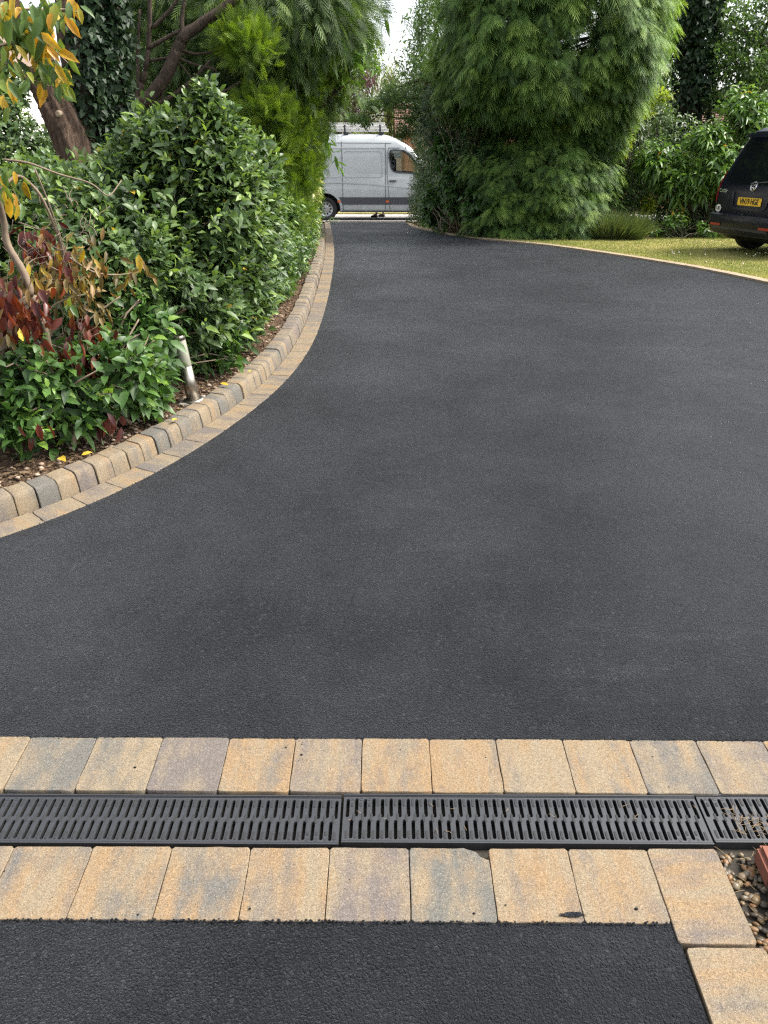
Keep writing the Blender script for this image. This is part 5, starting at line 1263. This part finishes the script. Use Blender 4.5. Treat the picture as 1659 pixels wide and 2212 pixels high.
def rrect(x0, y0, x1, y1, r, n=5):
    out = []
    for cx, cy, t0 in ((x1 - r, y1 - r, 0), (x0 + r, y1 - r, 90), (x0 + r, y0 + r, 180), (x1 - r, y0 + r, 270)):
        for k in range(n): t = R(t0 + 90*k/(n - 1)); out.append((cx + r*math.cos(t), cy + r*math.sin(t)))
    return out
def frame_strip(name, poly, fn, mat, parent, wd=.012, off=.001, th=.004, closed=True):
    """a thin raised line following an outline on a body surface"""
    P0_ = np.array(poly, float); P = []
    for i in range(len(P0_) if closed else len(P0_) - 1):
        a, b = P0_[i], P0_[(i + 1) % len(P0_)]; k_ = max(1, int(np.linalg.norm(b - a)/.05))
        for t in np.arange(k_)/k_: P.append(a + (b - a)*t)
    if not closed: P.append(P0_[-1])
    P = np.array(P); m = MB(); n = len(P)
    rng_ = range(n if closed else n - 1)
    for i in rng_:
        a, b = P[i], P[(i + 1) % n]; L = np.linalg.norm(b - a)
        if L < 1e-6: continue
        d = (b - a)/L; nn = np.array([-d[1], d[0]])*wd/2
        q = [a - nn, b - nn, b + nn, a + nn]
        V = [fn(p[0], p[1], off - .004) for p in q] + [fn(p[0], p[1], off + th) for p in q]
        m.add(V, [[4, 5, 6, 7], [0, 1, 5, 4], [1, 2, 6, 5], [2, 3, 7, 6], [3, 0, 4, 7]])
    return m.build(name, mat, parent)
def bool_cut(o, cutters):
    bm = bmesh.new(); bm.from_mesh(o.data); bmesh.ops.recalc_face_normals(bm, faces=bm.faces[:]); bm.to_mesh(o.data); bm.free()
    for c in cutters:
        bm = bmesh.new(); bm.from_mesh(c.data); bmesh.ops.recalc_face_normals(bm, faces=bm.faces[:]); bm.to_mesh(c.data); bm.free()
        md = o.modifiers.new('cut', 'BOOLEAN'); md.object = c; md.operation = 'DIFFERENCE'; md.solver = 'EXACT'
    bpy.context.view_layer.update()
    me = bpy.data.meshes.new_from_object(o.evaluated_get(bpy.context.evaluated_depsgraph_get()))
    o.modifiers.clear(); old = o.data; o.data = me; me.name = old.name
    for c in cutters: bpy.data.objects.remove(c)
def autosmooth(o, ang=35):
    me = o.data
    bm = bmesh.new(); bm.from_mesh(me); lim = R(ang)
    for f in bm.faces: f.smooth = True
    for e in bm.edges: e.smooth = len(e.link_faces) == 2 and e.calc_face_angle(0) < lim
    bm.to_mesh(me); bm.free()
def cyl_y(x, z, r, y0, y1, mat, n=36, name='cutter'):
    V = []; 
    for y in (y0, y1):
        for k in range(n): a = 2*math.pi*k/n; V.append((x + r*math.cos(a), y, z + r*math.sin(a)))
    m = MB(); m.add(V, [[k, (k + 1) % n, n + (k + 1) % n, n + k] for k in range(n)] + [list(range(n))[::-1], list(range(n, 2*n))])
    return m.build(name, mat)
def wheel(parent, x, y, r, w_, rimr, sgn, spokes=8):
    """tyre with a rim as its sub-part; sgn gives the outward side"""
    prof = [(rimr, -w_*.45), (r*.93, -w_*.5), (r*.985, -w_*.42), (r, -w_*.28), (r, w_*.28), (r*.985, w_*.42), (r*.93, w_*.5), (rimr, w_*.45)]
    n = 40; V = []; Fc = []
    for rr, yy in prof:
        for k in range(n): a = 2*math.pi*k/n; V.append((rr*math.cos(a), yy, rr*math.sin(a)))
    for i in range(len(prof)):
        for k in range(n): j = (k + 1) % n; i2 = (i + 1) % len(prof); Fc.append([i*n + k, i*n + j, i2*n + j, i2*n + k])
    m = MB(); m.add(V, Fc); t = m.build('wheel', M['rubber'], parent, True); t.location = (x, y, r)
    m = MB(); yo = sgn*w_*.30; V = []; Fc = []
    pr = [(rimr, sgn*w_*.46), (rimr*.93, sgn*w_*.40), (rimr*.86, yo), (rimr*.45, sgn*w_*.36), (rimr*.22, sgn*w_*.40), (.001, sgn*w_*.40)]
    for rr, yy in pr:
        for k in range(n): a = 2*math.pi*k/n; V.append((rr*math.cos(a), yy, rr*math.sin(a)))
    for i in range(len(pr) - 1):
        for k in range(n): j = (k + 1) % n; Fc.append([i*n + k, i*n + j, (i + 1)*n + j, (i + 1)*n + k])
    m.add(V, Fc); m.build('rim', M['alloy'], t, True)
    m = MB()
    for k in range(spokes):
        a = 2*math.pi*k/spokes; bx_ = []
        c = np.array([math.cos(a), 0, math.sin(a)])*rimr*.66; tng = np.array([-math.sin(a), 0, math.cos(a)])
        rad = c/np.linalg.norm(c)
        pts_ = [c + rad*rimr*.13*math.cos(q) + tng*rimr*.13*math.sin(q) for q in np.linspace(0, 2*np.pi, 10, endpoint=False)]
        V = [p + np.array([0, yo + sgn*w_*.052, 0]) for p in pts_]; m.add(V, [list(range(10))])
    m.build('rim_holes', M['void'], t)
    return t

# --- white panel van parked across the end of the drive
VY = 24.62
vz = gz(VY + .9) - .004
WX = float(at(704, 455, VY)[0])                        # rear wheel centre
van = empty('panel_van', (WX, VY + .93, vz), 0, 'white panel van with a ladder rack parked across the end of the drive', 'van')
VB = Body([(.24, -.9, 3.85, .86, .14), (.30, -.97, 3.98, .905, .18), (.46, -.99, 4.02, .925, .2), (.68, -1.0, 4.02, .93, .2), (.88, -1.0, 3.96, .932, .22), (.99, -1.0, 3.88, .926, .25), (1.16, -.995, 3.55, .922, .28), (1.26, -.99, 3.25, .918, .30), (1.45, -.985, 3.06, .905, .28), (1.75, -.97, 2.80, .878, .25),
              (1.92, -.96, 2.62, .858, .22), (2.04, -.95, 2.46, .842, .22), (2.14, -.94, 2.28, .822, .22), (2.23, -.92, 2.08, .79, .22), (2.30, -.89, 1.90, .735, .22), (2.335, -.84, 1.75, .65, .22), (2.35, -.76, 1.55, .52, .22)])
zs = sorted(set(list(VB.L[:, 0]) + list(np.arange(.3, 2.2, .06).round(3))))
m = MB(); m.add(*VB.mesh(zs)); body = m.build('body', M['white_paint'], van, True); body.data.materials.append(M['interior'])
WIN = [(1.88, 1.74), (1.885, 1.86), (1.93, 1.92), (2.02, 1.935), (2.32, 1.915), (2.50, 1.80), (2.78, 1.50), (2.86, 1.36), (2.80, 1.30), (2.10, 1.335), (2.00, 1.37), (1.94, 1.45)]
m = MB(); nW = len(WIN); m.add([(x, -1.2, z) for x, z in WIN] + [(x, 1.2, z) for x, z in WIN], [list(range(nW)), list(range(nW, 2*nW))[::-1]] + [[i, nW + i, nW + (i + 1) % nW, (i + 1) % nW] for i in range(nW)])
c1 = m.build('cutter', M['interior']); c2 = cyl_y(0, .34, .43, -1.3, -.55, M['interior']); c3 = cyl_y(3.06, .34, .43, -1.3, -.55, M['interior']); c4 = cyl_y(0, .34, .43, .55, 1.3, M['interior']); c5 = cyl_y(3.06, .34, .43, .55, 1.3, M['interior'])
for c in (c1, c2, c3, c4, c5): c.location = van.location
bool_cut(body, [c1, c2, c3, c4, c5]); autosmooth(body, 30)
sf = lambda u, v, o=0.0: VB.side(u, v, o, -1)
sf2 = lambda u, v, o=0.0: VB.side(u, v, o, 1)
for f_ in (sf, sf2):
    patch('rubbing_strip', [(.50, .46), (2.64, .46), (2.60, .66), (.36, .66)], f_, M['trim'], van, .002, .010)
    patch('rubbing_strip', [(-.94, .46), (-.46, .46), (-.36, .66), (-.94, .66)], f_, M['trim'], van, .002, .010)
    frame_strip('panel_seam', [(.52, .26), (.515, 1.2), (.50, 2.16)], f_, M['seam'], van, .012, .004, .004, False)
    frame_strip('panel_seam', [(1.775, .26), (1.785, 1.2), (1.78, 2.12)], f_, M['seam'], van, .012, .004, .004, False)
    frame_strip('door_seam', [(1.93, .27), (1.90, .50), (1.86, .95), (1.83, 1.3), (1.83, 1.80), (1.87, 1.985), (2.2, 1.985)], f_, M['seam'], van, .010, .004, .004, False)
    frame_strip('panel_recess', rrect(.545, 1.21, 1.70, 1.905, .10), f_, M['white_paint'], van, .026, .0, .010)
    frame_strip('panel_recess', [(-.95, 1.21), (.46, 1.21)], f_, M['white_paint'], van, .026, .0, .010, False)
    frame_strip('panel_recess', [(-.95, 1.90), (.46, 1.90)], f_, M['white_paint'], van, .022, .0, .008, False)
    frame_strip('roof_seam', [(-.9, 1.985), (1.78, 1.985)], f_, M['white_paint'], van, .03, .0, .012, False)
    frame_strip('roof_seam', [(-.9, 2.125), (1.95, 2.11)], f_, M['seam'], van, .010, .002, .004, False)
    frame_strip('swage_line', [(-.95, 1.07), (.5, 1.06), (1.2, 1.03), (1.9, .97), (2.6, .90)], f_, M['white_paint'], van, .034, .0, .012, False)
    frame_strip('sill', [(.47, .275), (2.66, .27)], f_, M['trim'], van, .03, .0, .006, False)
    for x in (.40, 1.84): patch('side_marker', rrect(x - .05, .515, x + .05, .575, .028), f_, M['lamp_orange'], van, .011, .010)
    h = patch('door_handle', rrect(1.89, 1.085, 2.10, 1.125, .018), f_, M['trim'], van, .006, .030)
    patch('window_pane', [(x, z) for x, z in WIN], f_, M['glass'], van, -.02, .004)
    frame_strip('window_rubber', WIN, f_, M['trim'], van, .035, .0, .006)
    arc = [(.47*math.cos(t), .34 + .47*math.sin(t)) for t in np.linspace(R(-8), R(188), 22)]
    frame_strip('wheel_arch', arc, f_, M['white_paint'], van, .06, .0, .020, False)
    frame_strip('wheel_arch', [(3.06 + a, b) for a, b in arc], f_, M['white_paint'], van, .06, .0, .020, False)
for x in (0., 3.06):
    for sg in (-1, 1): wheel(van, x, sg*.80, .335, .215, .21, sg, 10)
fr = lambda u, v, o=0.0: (VB.lv(v)[1] + o, u, v)
patch('windscreen', [(-.55, 1.32), (.55, 1.32), (.50, 1.85), (-.50, 1.85)], fr, M['dark_glass'], van, .004, .004)
m = MB(); bx(m, (2.66, -.85, .25), (.05, .10, .16), 0, .01); m.build('mud_flap', M['rubber'], van)
for yy in (-.45, .45):
    s_ = MB(); bx(s_, (2.02, yy, 1.42), (.16, .46, .62), 0, .05); bx(s_, (1.98, yy, 1.78), (.10, .26, .20), 0, .045); so = s_.build('seat', M['interior'], van, True)
m = MB()
for x in (.60, 1.62):
    bx(m, (x, 0, 2.395), (.05, 1.5, .04), 0, .006)
    for sg in (-1, 1): bx(m, (x + .03, sg*.66, 2.36), (.14, .10, .07), 0, .01); bx(m, (x, sg*.735, 2.49), (.055, .03, .20), 0, .008)
m.build('roof_rack', M['trim'], van)
lad = empty('ladder', (WX + .62, VY + .93 - .02, vz + 2.416), 0, 'three-section aluminium ladder lying on the roof rack of the white van', 'ladder')
for k in range(3):
    m = MB(); z0 = .045 + k*.082
    for sg in (-1, 1): bx(m, (0, sg*(.62 - .03*k), z0), (2.5 - .12*k, .028, .056), 0, .004)
    for i in range(10): bx(m, (-1.12 + i*.25, 0, z0), (.03, 1.22 - .12*k, .03), 0, .004)
    for i in range(10): bx(m, (-1.12 + i*.25 + .06*k, -(.62 - .03*k) - .0145, z0), (.022, .004, .022), 1)
    m.build('ladder_section', [M['alu'], M['trim']], lad)

# --- dark car on the lawn, seen from behind
CARP, HEAD = np.array([5.31, 12.12]), R(15)
cz = gz(12.6) + .012 - .005
car = empty('parked_car', (CARP[0], CARP[1], cz), HEAD, 'dark navy estate van-style car parked on the lawn by the laurels', 'car')
CB = Body([(.20, .20, 4.20, .74, .2), (.27, .10, 4.32, .83, .22), (.40, .06, 4.38, .885, .22), (.62, .05, 4.40, .897, .16), (.80, .055, 4.38, .900, .15), (.92, .07, 4.25, .898, .15), (.99, .085, 3.95, .893, .15), (1.06, .11, 3.45, .885, .15), (1.15, .145, 3.22, .868, .15), (1.35, .225, 2.85, .825, .15),
              (1.55, .305, 2.50, .775, .16), (1.66, .345, 2.25, .735, .17), (1.74, .38, 2.05, .69, .18), (1.79, .45, 1.85, .62, .2), (1.815, .60, 1.65, .48, .2)])
zs = sorted(set(list(CB.L[:, 0]) + list(np.arange(.3, 1.7, .05).round(3))))
m = MB(); m.add(*CB.mesh(zs)); car.scale = (.968, .968, .968); cb = m.build('body', M['black_paint'], None, True); cb.data.materials.append(M['interior'])
cut = [cyl_y(x, .31, .37, a, b, M['interior']) for x in (.83, 3.55) for a, b in ((-1.2, -.5), (.5, 1.2))]
bool_cut(cb, cut); autosmooth(cb, 30); cb.parent = car
rf = lambda u, v, o=0.0: CB.rear(u, v, o)
cs = lambda sg: (lambda u, v, o=0.0: CB.side(u, v, o, sg))
patch('rear_window', [(-.60, 1.03), (-.3, 1.015), (.3, 1.015), (.60, 1.03), (.66, 1.10), (.575, 1.54), (.5, 1.60), (-.5, 1.60), (-.575, 1.54), (-.66, 1.10)], rf, M['dark_glass'], car, .004, .006)
patch('tailgate_lip', rrect(-.62, 1.655, .62, 1.715, .025), lambda u, v, o=0.0: (CB.rear(u, v, o)[0] - .05, u, v), M['black_paint'], car, .0, .05)
patch('brake_light', rrect(-.16, 1.67, .16, 1.70, .012), lambda u, v, o=0.0: (CB.rear(u, v, o)[0] - .055, u, v), M['lamp_red'], car, .0, .008)
for sg in (-1, 1):
    patch('tail_light', [(sg*.775, .74), (sg*.872, .74), (sg*.868, 1.0), (sg*.845, 1.18), (sg*.80, 1.18), (sg*.79, 1.0)], rf, M['lamp_red'], car, .004, .012)
    for x0, x1 in ((.50, 1.35), (1.45, 2.25)):
        patch('side_window', [(x0 + .06, 1.06), (x1, 1.06), (x1 - .02, 1.56), (x0 + .22, 1.56)], cs(sg), M['dark_glass'], car, .003, .005)
    patch('side_window', [(2.33, 1.07), (3.05, 1.10), (2.50, 1.52), (2.31, 1.56)], cs(sg), M['dark_glass'], car, .003, .005)
    patch('rubbing_strip', [(1.25, .50), (3.1, .50), (3.1, .62), (1.25, .62)], cs(sg), M['trim'], car, .002, .014)
    frame_strip('door_seam', [(1.40, .32), (1.40, 1.05), (1.40, 1.6)], cs(sg), M['seam'], car, .008, .002, .003, False)
    frame_strip('door_seam', [(2.29, .32), (2.29, 1.05), (2.29, 1.6)], cs(sg), M['seam'], car, .008, .002, .003, False)
    patch('door_handle', rrect(1.30, .93, 1.48, .965, .014), cs(sg), M['black_paint'], car, .004, .03)
    t = np.linspace(0, 1, 14); pth = np.stack([.62 + 1.7*t, np.full(14, sg*.60), 1.815 + .055*np.sin(np.pi*np.clip(t*1.0, 0, 1))**.35], 1)
    V, Tt, tt_ = tube(pth, .016, 8); rr_ = tri_mesh('roof_rail', V, Tt, tt_, M['chrome'], car, True)
    for x in (.83, 3.55): wheel(car, x, sg*.755, .318, .205, .205, sg, 7)
    m = MB(); bx(m, (2.75, sg*.99, 1.08), (.12, .18, .15), 0, .03); m.build('door_mirror', M['black_paint'], car, True)
patch('windscreen', [(-.62, 1.10), (.62, 1.10), (.54, 1.60), (-.54, 1.60)], lambda u, v, o=0.0: (CB.lv(v)[1] + o, u, v), M['dark_glass'], car, .004, .005)
# bumper
BB = Body([(.285, -.005, .70, .86, .24), (.31, -.04, .70, .895, .25), (.42, -.065, .70, .915, .25), (.52, -.07, .70, .92, .25), (.565, -.06, .70, .915, .25), (.582, -.03, .70, .905, .24), (.586, .02, .70, .895, .22)])
m = MB(); m.add(*BB.mesh([.285, .31, .36, .42, .47, .52, .545, .565, .575, .582, .586])); bmp = m.build('bumper', M['black_paint'], None, True)
bool_cut(bmp, [cyl_y(.83, .31, .37, a, b, M['interior']) for a, b in ((-1.2, -.5), (.5, 1.2))]); autosmooth(bmp, 40); bmp.parent = car
brf = lambda u, v, o=0.0: BB.rear(u, v, o)
patch('bumper_skirt', rrect(-.62, .29, .62, .40, .03), brf, M['trim'], car, .002, .006)
for sg in (-1, 1):
    patch('reflector', rrect(min(sg*.44, sg*.68), .405, max(sg*.44, sg*.68), .44, .014), brf, M['lamp_red'], car, .003, .006)
    frame_strip('bumper_seam', [(sg*.715, .30), (sg*.72, .45), (sg*.70, .575)], brf, M['chrome'], car, .010, .002, .004, False)
# number plate in its recess
frame_strip('plate_recess', [(-.40, .895), (-.37, .70), (-.30, .665), (.30, .665), (.37, .70), (.40, .895)], rf, M['black_paint'], car, .03, .0, .014, False)
np_ = patch('number_plate', rrect(-.26, .715, .26, .826, .008), rf, M['plate_y'], car, .008, .006)
ang = math.atan2(CB.lv(.85)[0] - CB.lv(.7)[0], .15)
pc = CB.rear(0, .770, .0165)
text('VN19 HGE', .112, M['ink'], car, pc, (R(90) - ang, 0, R(-90)), .0012, 'plate_lettering', sx=.80, bold=.002)
# maker's roundel: ring with stacked V and W
rz = .985; rc_ = CB.rear(0, rz, .012)
def on_rear(y, z, o=.010): 
    p = CB.rear(y, z, o); return np.array(p)
ring = np.array([on_rear(.062*math.cos(t), rz + .062*math.sin(t)) for t in np.linspace(0, 2*np.pi, 40)])
parts = [tube(ring, .0075, 6)]
for pl_ in ([(-.030, .046), (0., .008), (.030, .046)], [(-.050, .026), (-.026, -.044), (0., -.002), (.026, -.044), (.050, .026)]):
    P = [on_rear(a, rz + b) for a, b in pl_]
    for a, b in zip(P[:-1], P[1:]): parts.append(tube(np.array([a, b]), .0066, 6))
V, Tt, t = join(parts); tri_mesh('badge', V, Tt, t, M['chrome'], car, True)
text('Caddy', .075, M['chrome'], car, tuple(on_rear(.66, .905, .012)), (R(90) - ang, 0, R(-90)), .003, 'badge_lettering', bold=.002)
el = [(.705 + .066*math.cos(t), .625 + .048*math.sin(t)*1.25) for t in np.linspace(0, 2*np.pi, 28, endpoint=False)]
el = [(.70 + .068*math.cos(t), .645 + .055*math.sin(t)) for t in np.linspace(0, 2*np.pi, 28, endpoint=False)]
patch('country_sticker', el, rf, M['sticker'], car, .003, .002)
text('UK', .072, M['ink'], car, tuple(on_rear(.70, .645, .0065)), (R(90), 0, R(-90)), .0008, 'sticker_lettering', bold=.001)
P = np.array([on_rear(.0, 1.03, .03), on_rear(-.2, 1.045, .03), on_rear(-.46, 1.07, .022)]); parts = [tube(P, .009, 6), tube(np.array([on_rear(.02, 1.015, .005), on_rear(.02, 1.02, .05)]), .02, 8)]
V, Tt, t = join(parts); tri_mesh('wiper', V, Tt, t, M['trim'], car, True)

# ---------------------------------------------------------------- buildings and the passer-by
M['roof_tile'] = plain('roof_tile', (.16, .085, .06), .9, var=.3, scale=14)
M['render_white'] = plain('white_render', (.78, .77, .73), .85, var=.05, scale=5)
M['roof_brown'] = plain('brown_tile', (.26, .19, .15), .9, var=.3, scale=9)
def house(name, label, x0, x1, y0, y1, zb, hw, hr, wall, roof, wins):
    root = empty(name, ((x0 + x1)/2, y0, zb), 0, label, 'house'); o = np.array(root.location)
    m = MB(); bx(m, ((x0 + x1)/2 - o[0], (y0 + y1)/2 - o[1], hw/2), (x1 - x0, y1 - y0, hw)); m.build('wall', wall, root)
    m = MB(); a, b, c, d = x0 - .4 - o[0], x1 + .4 - o[0], y0 - .4 - o[1], y1 + .4 - o[1]; ym = (c + d)/2; n = 16
    for k in range(n):                                  # tile courses, stepped
        t0, t1 = k/n, (k + 1)/n
        for s0, s1 in (((c + (ym - c)*t0), (c + (ym - c)*t1)), ((d + (ym - d)*t0), (d + (ym - d)*t1))):
            zA, zB = hw - .1 + hr*t0 + .03, hw - .1 + hr*t1
            m.add([(a, s0, zA), (b, s0, zA), (b, s1, zB), (a, s1, zB), (a, s0, zA - .05), (b, s0, zA - .05)], [[0, 1, 2, 3], [0, 4, 5, 1]])
    m.add([(a + .4, c + .4, hw), (a + .4, d - .4, hw), (a + .4, ym, hw + hr - .15)], [[0, 1, 2]]); m.add([(b - .4, c + .4, hw), (b - .4, d - .4, hw), (b - .4, ym, hw + hr - .15)], [[0, 2, 1]])
    m.build('roof', roof, root)
    for wx, wz, ww, wh in wins:
        m = MB(); bx(m, (wx - o[0], -.03, wz), (ww, .10, wh), 0, .01); wo_ = m.build('window', M['render_white'], root)
        m = MB(); bx(m, (wx - o[0], -.085, wz), (ww - .14, .02, wh - .14)); m.build('pane', M['dark_glass'], wo_)
    return root
house('brick_house', 'orange brick house across the road seen through the cab window of the van', .82, 11.5, 33., 40., gz(33), 2.75, 1.2, M['brick'], M['roof_tile'], [(4.2, 1.6, 1.6, 1.2), (7.5, 1.6, 1.6, 1.2)])
house('white_house', 'white-walled house with a brown tiled roof behind the leaning trunk', -22., -11.0, 20.5, 29., gz(22), 4.0, 3.0, M['render_white'], M['roof_brown'], [(-13, 2.6, 1.2, 1.2)])
house('brick_house', 'red brick house glimpsed through the laurels behind the black car', 9.5, 20., 30., 37., gz(30), 3.0, 1.2, M['brick'], M['roof_tile'], [(12., 1.6, 1.5, 1.2), (16., 1.6, 1.5, 1.2)])
gw = MB(); bx(gw, (0, 0, .22), (9., .22, .5), 0, .01); go = gw.build('garden_wall', M['brick'], None); go.location = (2.4, 30.2, gz(30)); tag(go, 'low brick garden wall across the road behind the van', 'garden wall')

def skin(name, verts, edges, radii, mat, parent, sub=2, root_i=0):
    me = bpy.data.meshes.new(name); me.from_pydata(verts, edges, []); o = bpy.data.objects.new(name, me); COL.objects.link(o)
    md = o.modifiers.new('skin', 'SKIN'); md.use_smooth_shade = True
    for i, r_ in enumerate(radii):
        v = me.skin_vertices[0].data[i]; v.radius = (r_, r_) if not isinstance(r_, tuple) else r_; v.use_root = i == root_i
    sb = o.modifiers.new('sub', 'SUBSURF'); sb.levels = sub; sb.render_levels = sub
    bpy.context.view_layer.update()
    m2 = bpy.data.meshes.new_from_object(o.evaluated_get(bpy.context.evaluated_depsgraph_get())); bpy.data.objects.remove(o)
    m2.name = name; m2.materials.append(mat) if not len(m2.materials) else None
    for p in m2.polygons: p.use_smooth = True
    q = bpy.data.objects.new(name, m2); COL.objects.link(q); q.parent = parent; return q
PX = float(at(822, 470, 26.75)[0])
per = empty('person', (PX, 26.62, gz(26.62) - .012), R(180), 'person standing on the pavement behind the van, only dark shoes and ankles in view', 'person')
M['skin'] = plain('skin', (.45, .27, .19), .55, var=.06); M['cloth_dark'] = plain('dark_trousers', (.03, .03, .035), .9, var=.2, scale=40); M['cloth_top'] = plain('grey_jacket', (.12, .13, .15), .9, var=.15, scale=40); M['hair'] = plain('brown_hair', (.04, .025, .015), .6); M['shoe'] = plain('brown_shoe', (.035, .025, .02), .6)
vv = [(0, 0, .95), (0, 0, 1.15), (0, 0, 1.38), (0, 0, 1.50), (.01, 0, 1.57), (.02, 0, 1.66), (.02, 0, 1.73)]; rr = [(.15, .11), (.14, .105), (.16, .11), (.07, .07), (.052, .052), (.078, .088), (.06, .07)]
ee = [(0, 1), (1, 2), (2, 3), (3, 4), (4, 5), (5, 6)]
for sg in (-1, 1):
    k = len(vv); xo = .13 if sg > 0 else -.10
    vv += [(0 + xo*.2, sg*.10, .86), (xo*.6 + .02, sg*.11, .50), (xo, sg*.11, .10), (xo + .15, sg*.12, .03)]; rr += [.095, .062, .042, (.035, .028)]; ee += [(0, k), (k, k + 1), (k + 1, k + 2), (k + 2, k + 3)]
    k = len(vv)
    vv += [(0, sg*.19, 1.42), (-.02, sg*.235, 1.15), (.06, sg*.24, .92), (.08, sg*.24, .85)]; rr += [.058, .042, .032, (.036, .018)]; ee += [(2, k), (k, k + 1), (k + 1, k + 2), (k + 2, k + 3)]
    h = k + 3
    for j, (dx, dy, L_) in enumerate(((.03, .00, .07), (.012, .0, .08), (-.006, .0, .075), (-.022, .0, .06), (.045, -.01, .045))):
        q = len(vv); vv += [(.08 + dx, sg*(.24 - abs(dy)), .82 - .01*(j != 4)), (.085 + dx*1.1, sg*.235, .82 - L_)]; rr += [.009, .007]; ee += [(h, q), (q, q + 1)]
skin('body', vv, ee, rr, M['skin'], per)
tv = [(0, 0, 1.0), (0, 0, .93)]; tr_ = [(.162, .122), (.16, .12)]; te = [(0, 1)]
for sg in (-1, 1):
    k = len(tv); xo = .13 if sg > 0 else -.10; tv += [(xo*.2, sg*.10, .84), (xo*.6 + .02, sg*.11, .50), (xo, sg*.11, .16)]; tr_ += [.105, .080, .068]; te += [(1, k), (k, k + 1), (k + 1, k + 2)]
skin('trousers', tv, te, tr_, M['cloth_dark'], per)
jv = [(0, 0, .92), (0, 0, 1.15), (0, 0, 1.38), (0, 0, 1.47)]; jr = [(.17, .128), (.155, .12), (.175, .125), (.085, .085)]; je = [(0, 1), (1, 2), (2, 3)]
for sg in (-1, 1):
    k = len(jv); jv += [(0, sg*.195, 1.42), (-.02, sg*.235, 1.15), (.055, sg*.24, .95)]; jr += [.07, .056, .046]; je += [(2, k), (k, k + 1), (k + 1, k + 2)]
skin('jacket', jv, je, jr, M['cloth_top'], per)
for sg in (-1, 1):
    xo = .13 if sg > 0 else -.10
    skin('shoe', [(xo - .05, sg*.11, .055), (xo + .06, sg*.115, .05), (xo + .19, sg*.125, .035)], [(0, 1), (1, 2)], [(.05, .055), (.05, .05), (.042, .034)], M['shoe'], per)
m = MB(); m.add(ICO*np.array([.098, .088, .085]) + [.0, 0, 1.735], ICOF); m.build('hair', M['hair'], per, True)

# a weed sprig leaning out over the far edging
ws = gr(712, 484); wr = empty('weed_sprig', tuple(ws), 0, 'pale green weed sprig leaning out over the far end of the left edging', 'weed')
tp = [at(718, 470, ws[1] - .1), at(724, 486, ws[1] - .2), at(716, 492, ws[1] - .3), at(730, 474, ws[1] - .2)]
V, Tt, t = join([tube(bez(ws + [-.12, 0, .05], p, 5, up=.5), np.linspace(.006, .003, 5), 5) for p in tp]); tri_mesh('stem', V, Tt, t, M['twig_green'], wr, True, ws)
V, Tt, t = rosettes(np.array(tp), np.array([[.5, -.5, .2]]*4) + rg.normal(0, .3, (4, 3)), 7, .12, .03, rg); tri_mesh('foliage', V, Tt, t, M['cherry'], wr, True, ws)

# crumbs of asphalt where the tarmac meets the blocks, so that the line is ragged
mb = MB(); rs = np.random.default_rng(31)
def crumb(x, y, s_): mb.add(ICO[:, :]*np.array([1, rs.uniform(.6, 1), rs.uniform(.35, .6)])*s_ + [x, y, gz(y) + .0045], ICOF)
for i in range(420):
    x = rs.uniform(-1.3, 1.3); crumb(x, 1.874 + SL*(x + 1.1) + rs.normal(.0015, .002), rs.uniform(.0014, .0036))
for i in range(380):
    x = rs.uniform(-1.0, .70); crumb(x, 1.276 + SL*(x + 1.1) - rs.normal(.0015, .002), rs.uniform(.0014, .0036))
for i in range(300):
    k = int(rs.uniform(0, len(EDGE_L)*.45)); p = EDGE_L[k] + NL[k]*rs.normal(.001, .003); crumb(p[0], p[1], rs.uniform(.0012, .0030))
for i in range(40): crumb(rs.uniform(-1.1, 1.0), rs.choice([rs.uniform(1.28, 1.48), rs.uniform(1.67, 1.87)]), rs.uniform(.0010, .0022))
o = mb.build('edge_crumbs', M['asphalt'], None, True); tag(o, 'black asphalt crumbs along the edges of the blocks', 'crumbs', None, 'stuff')
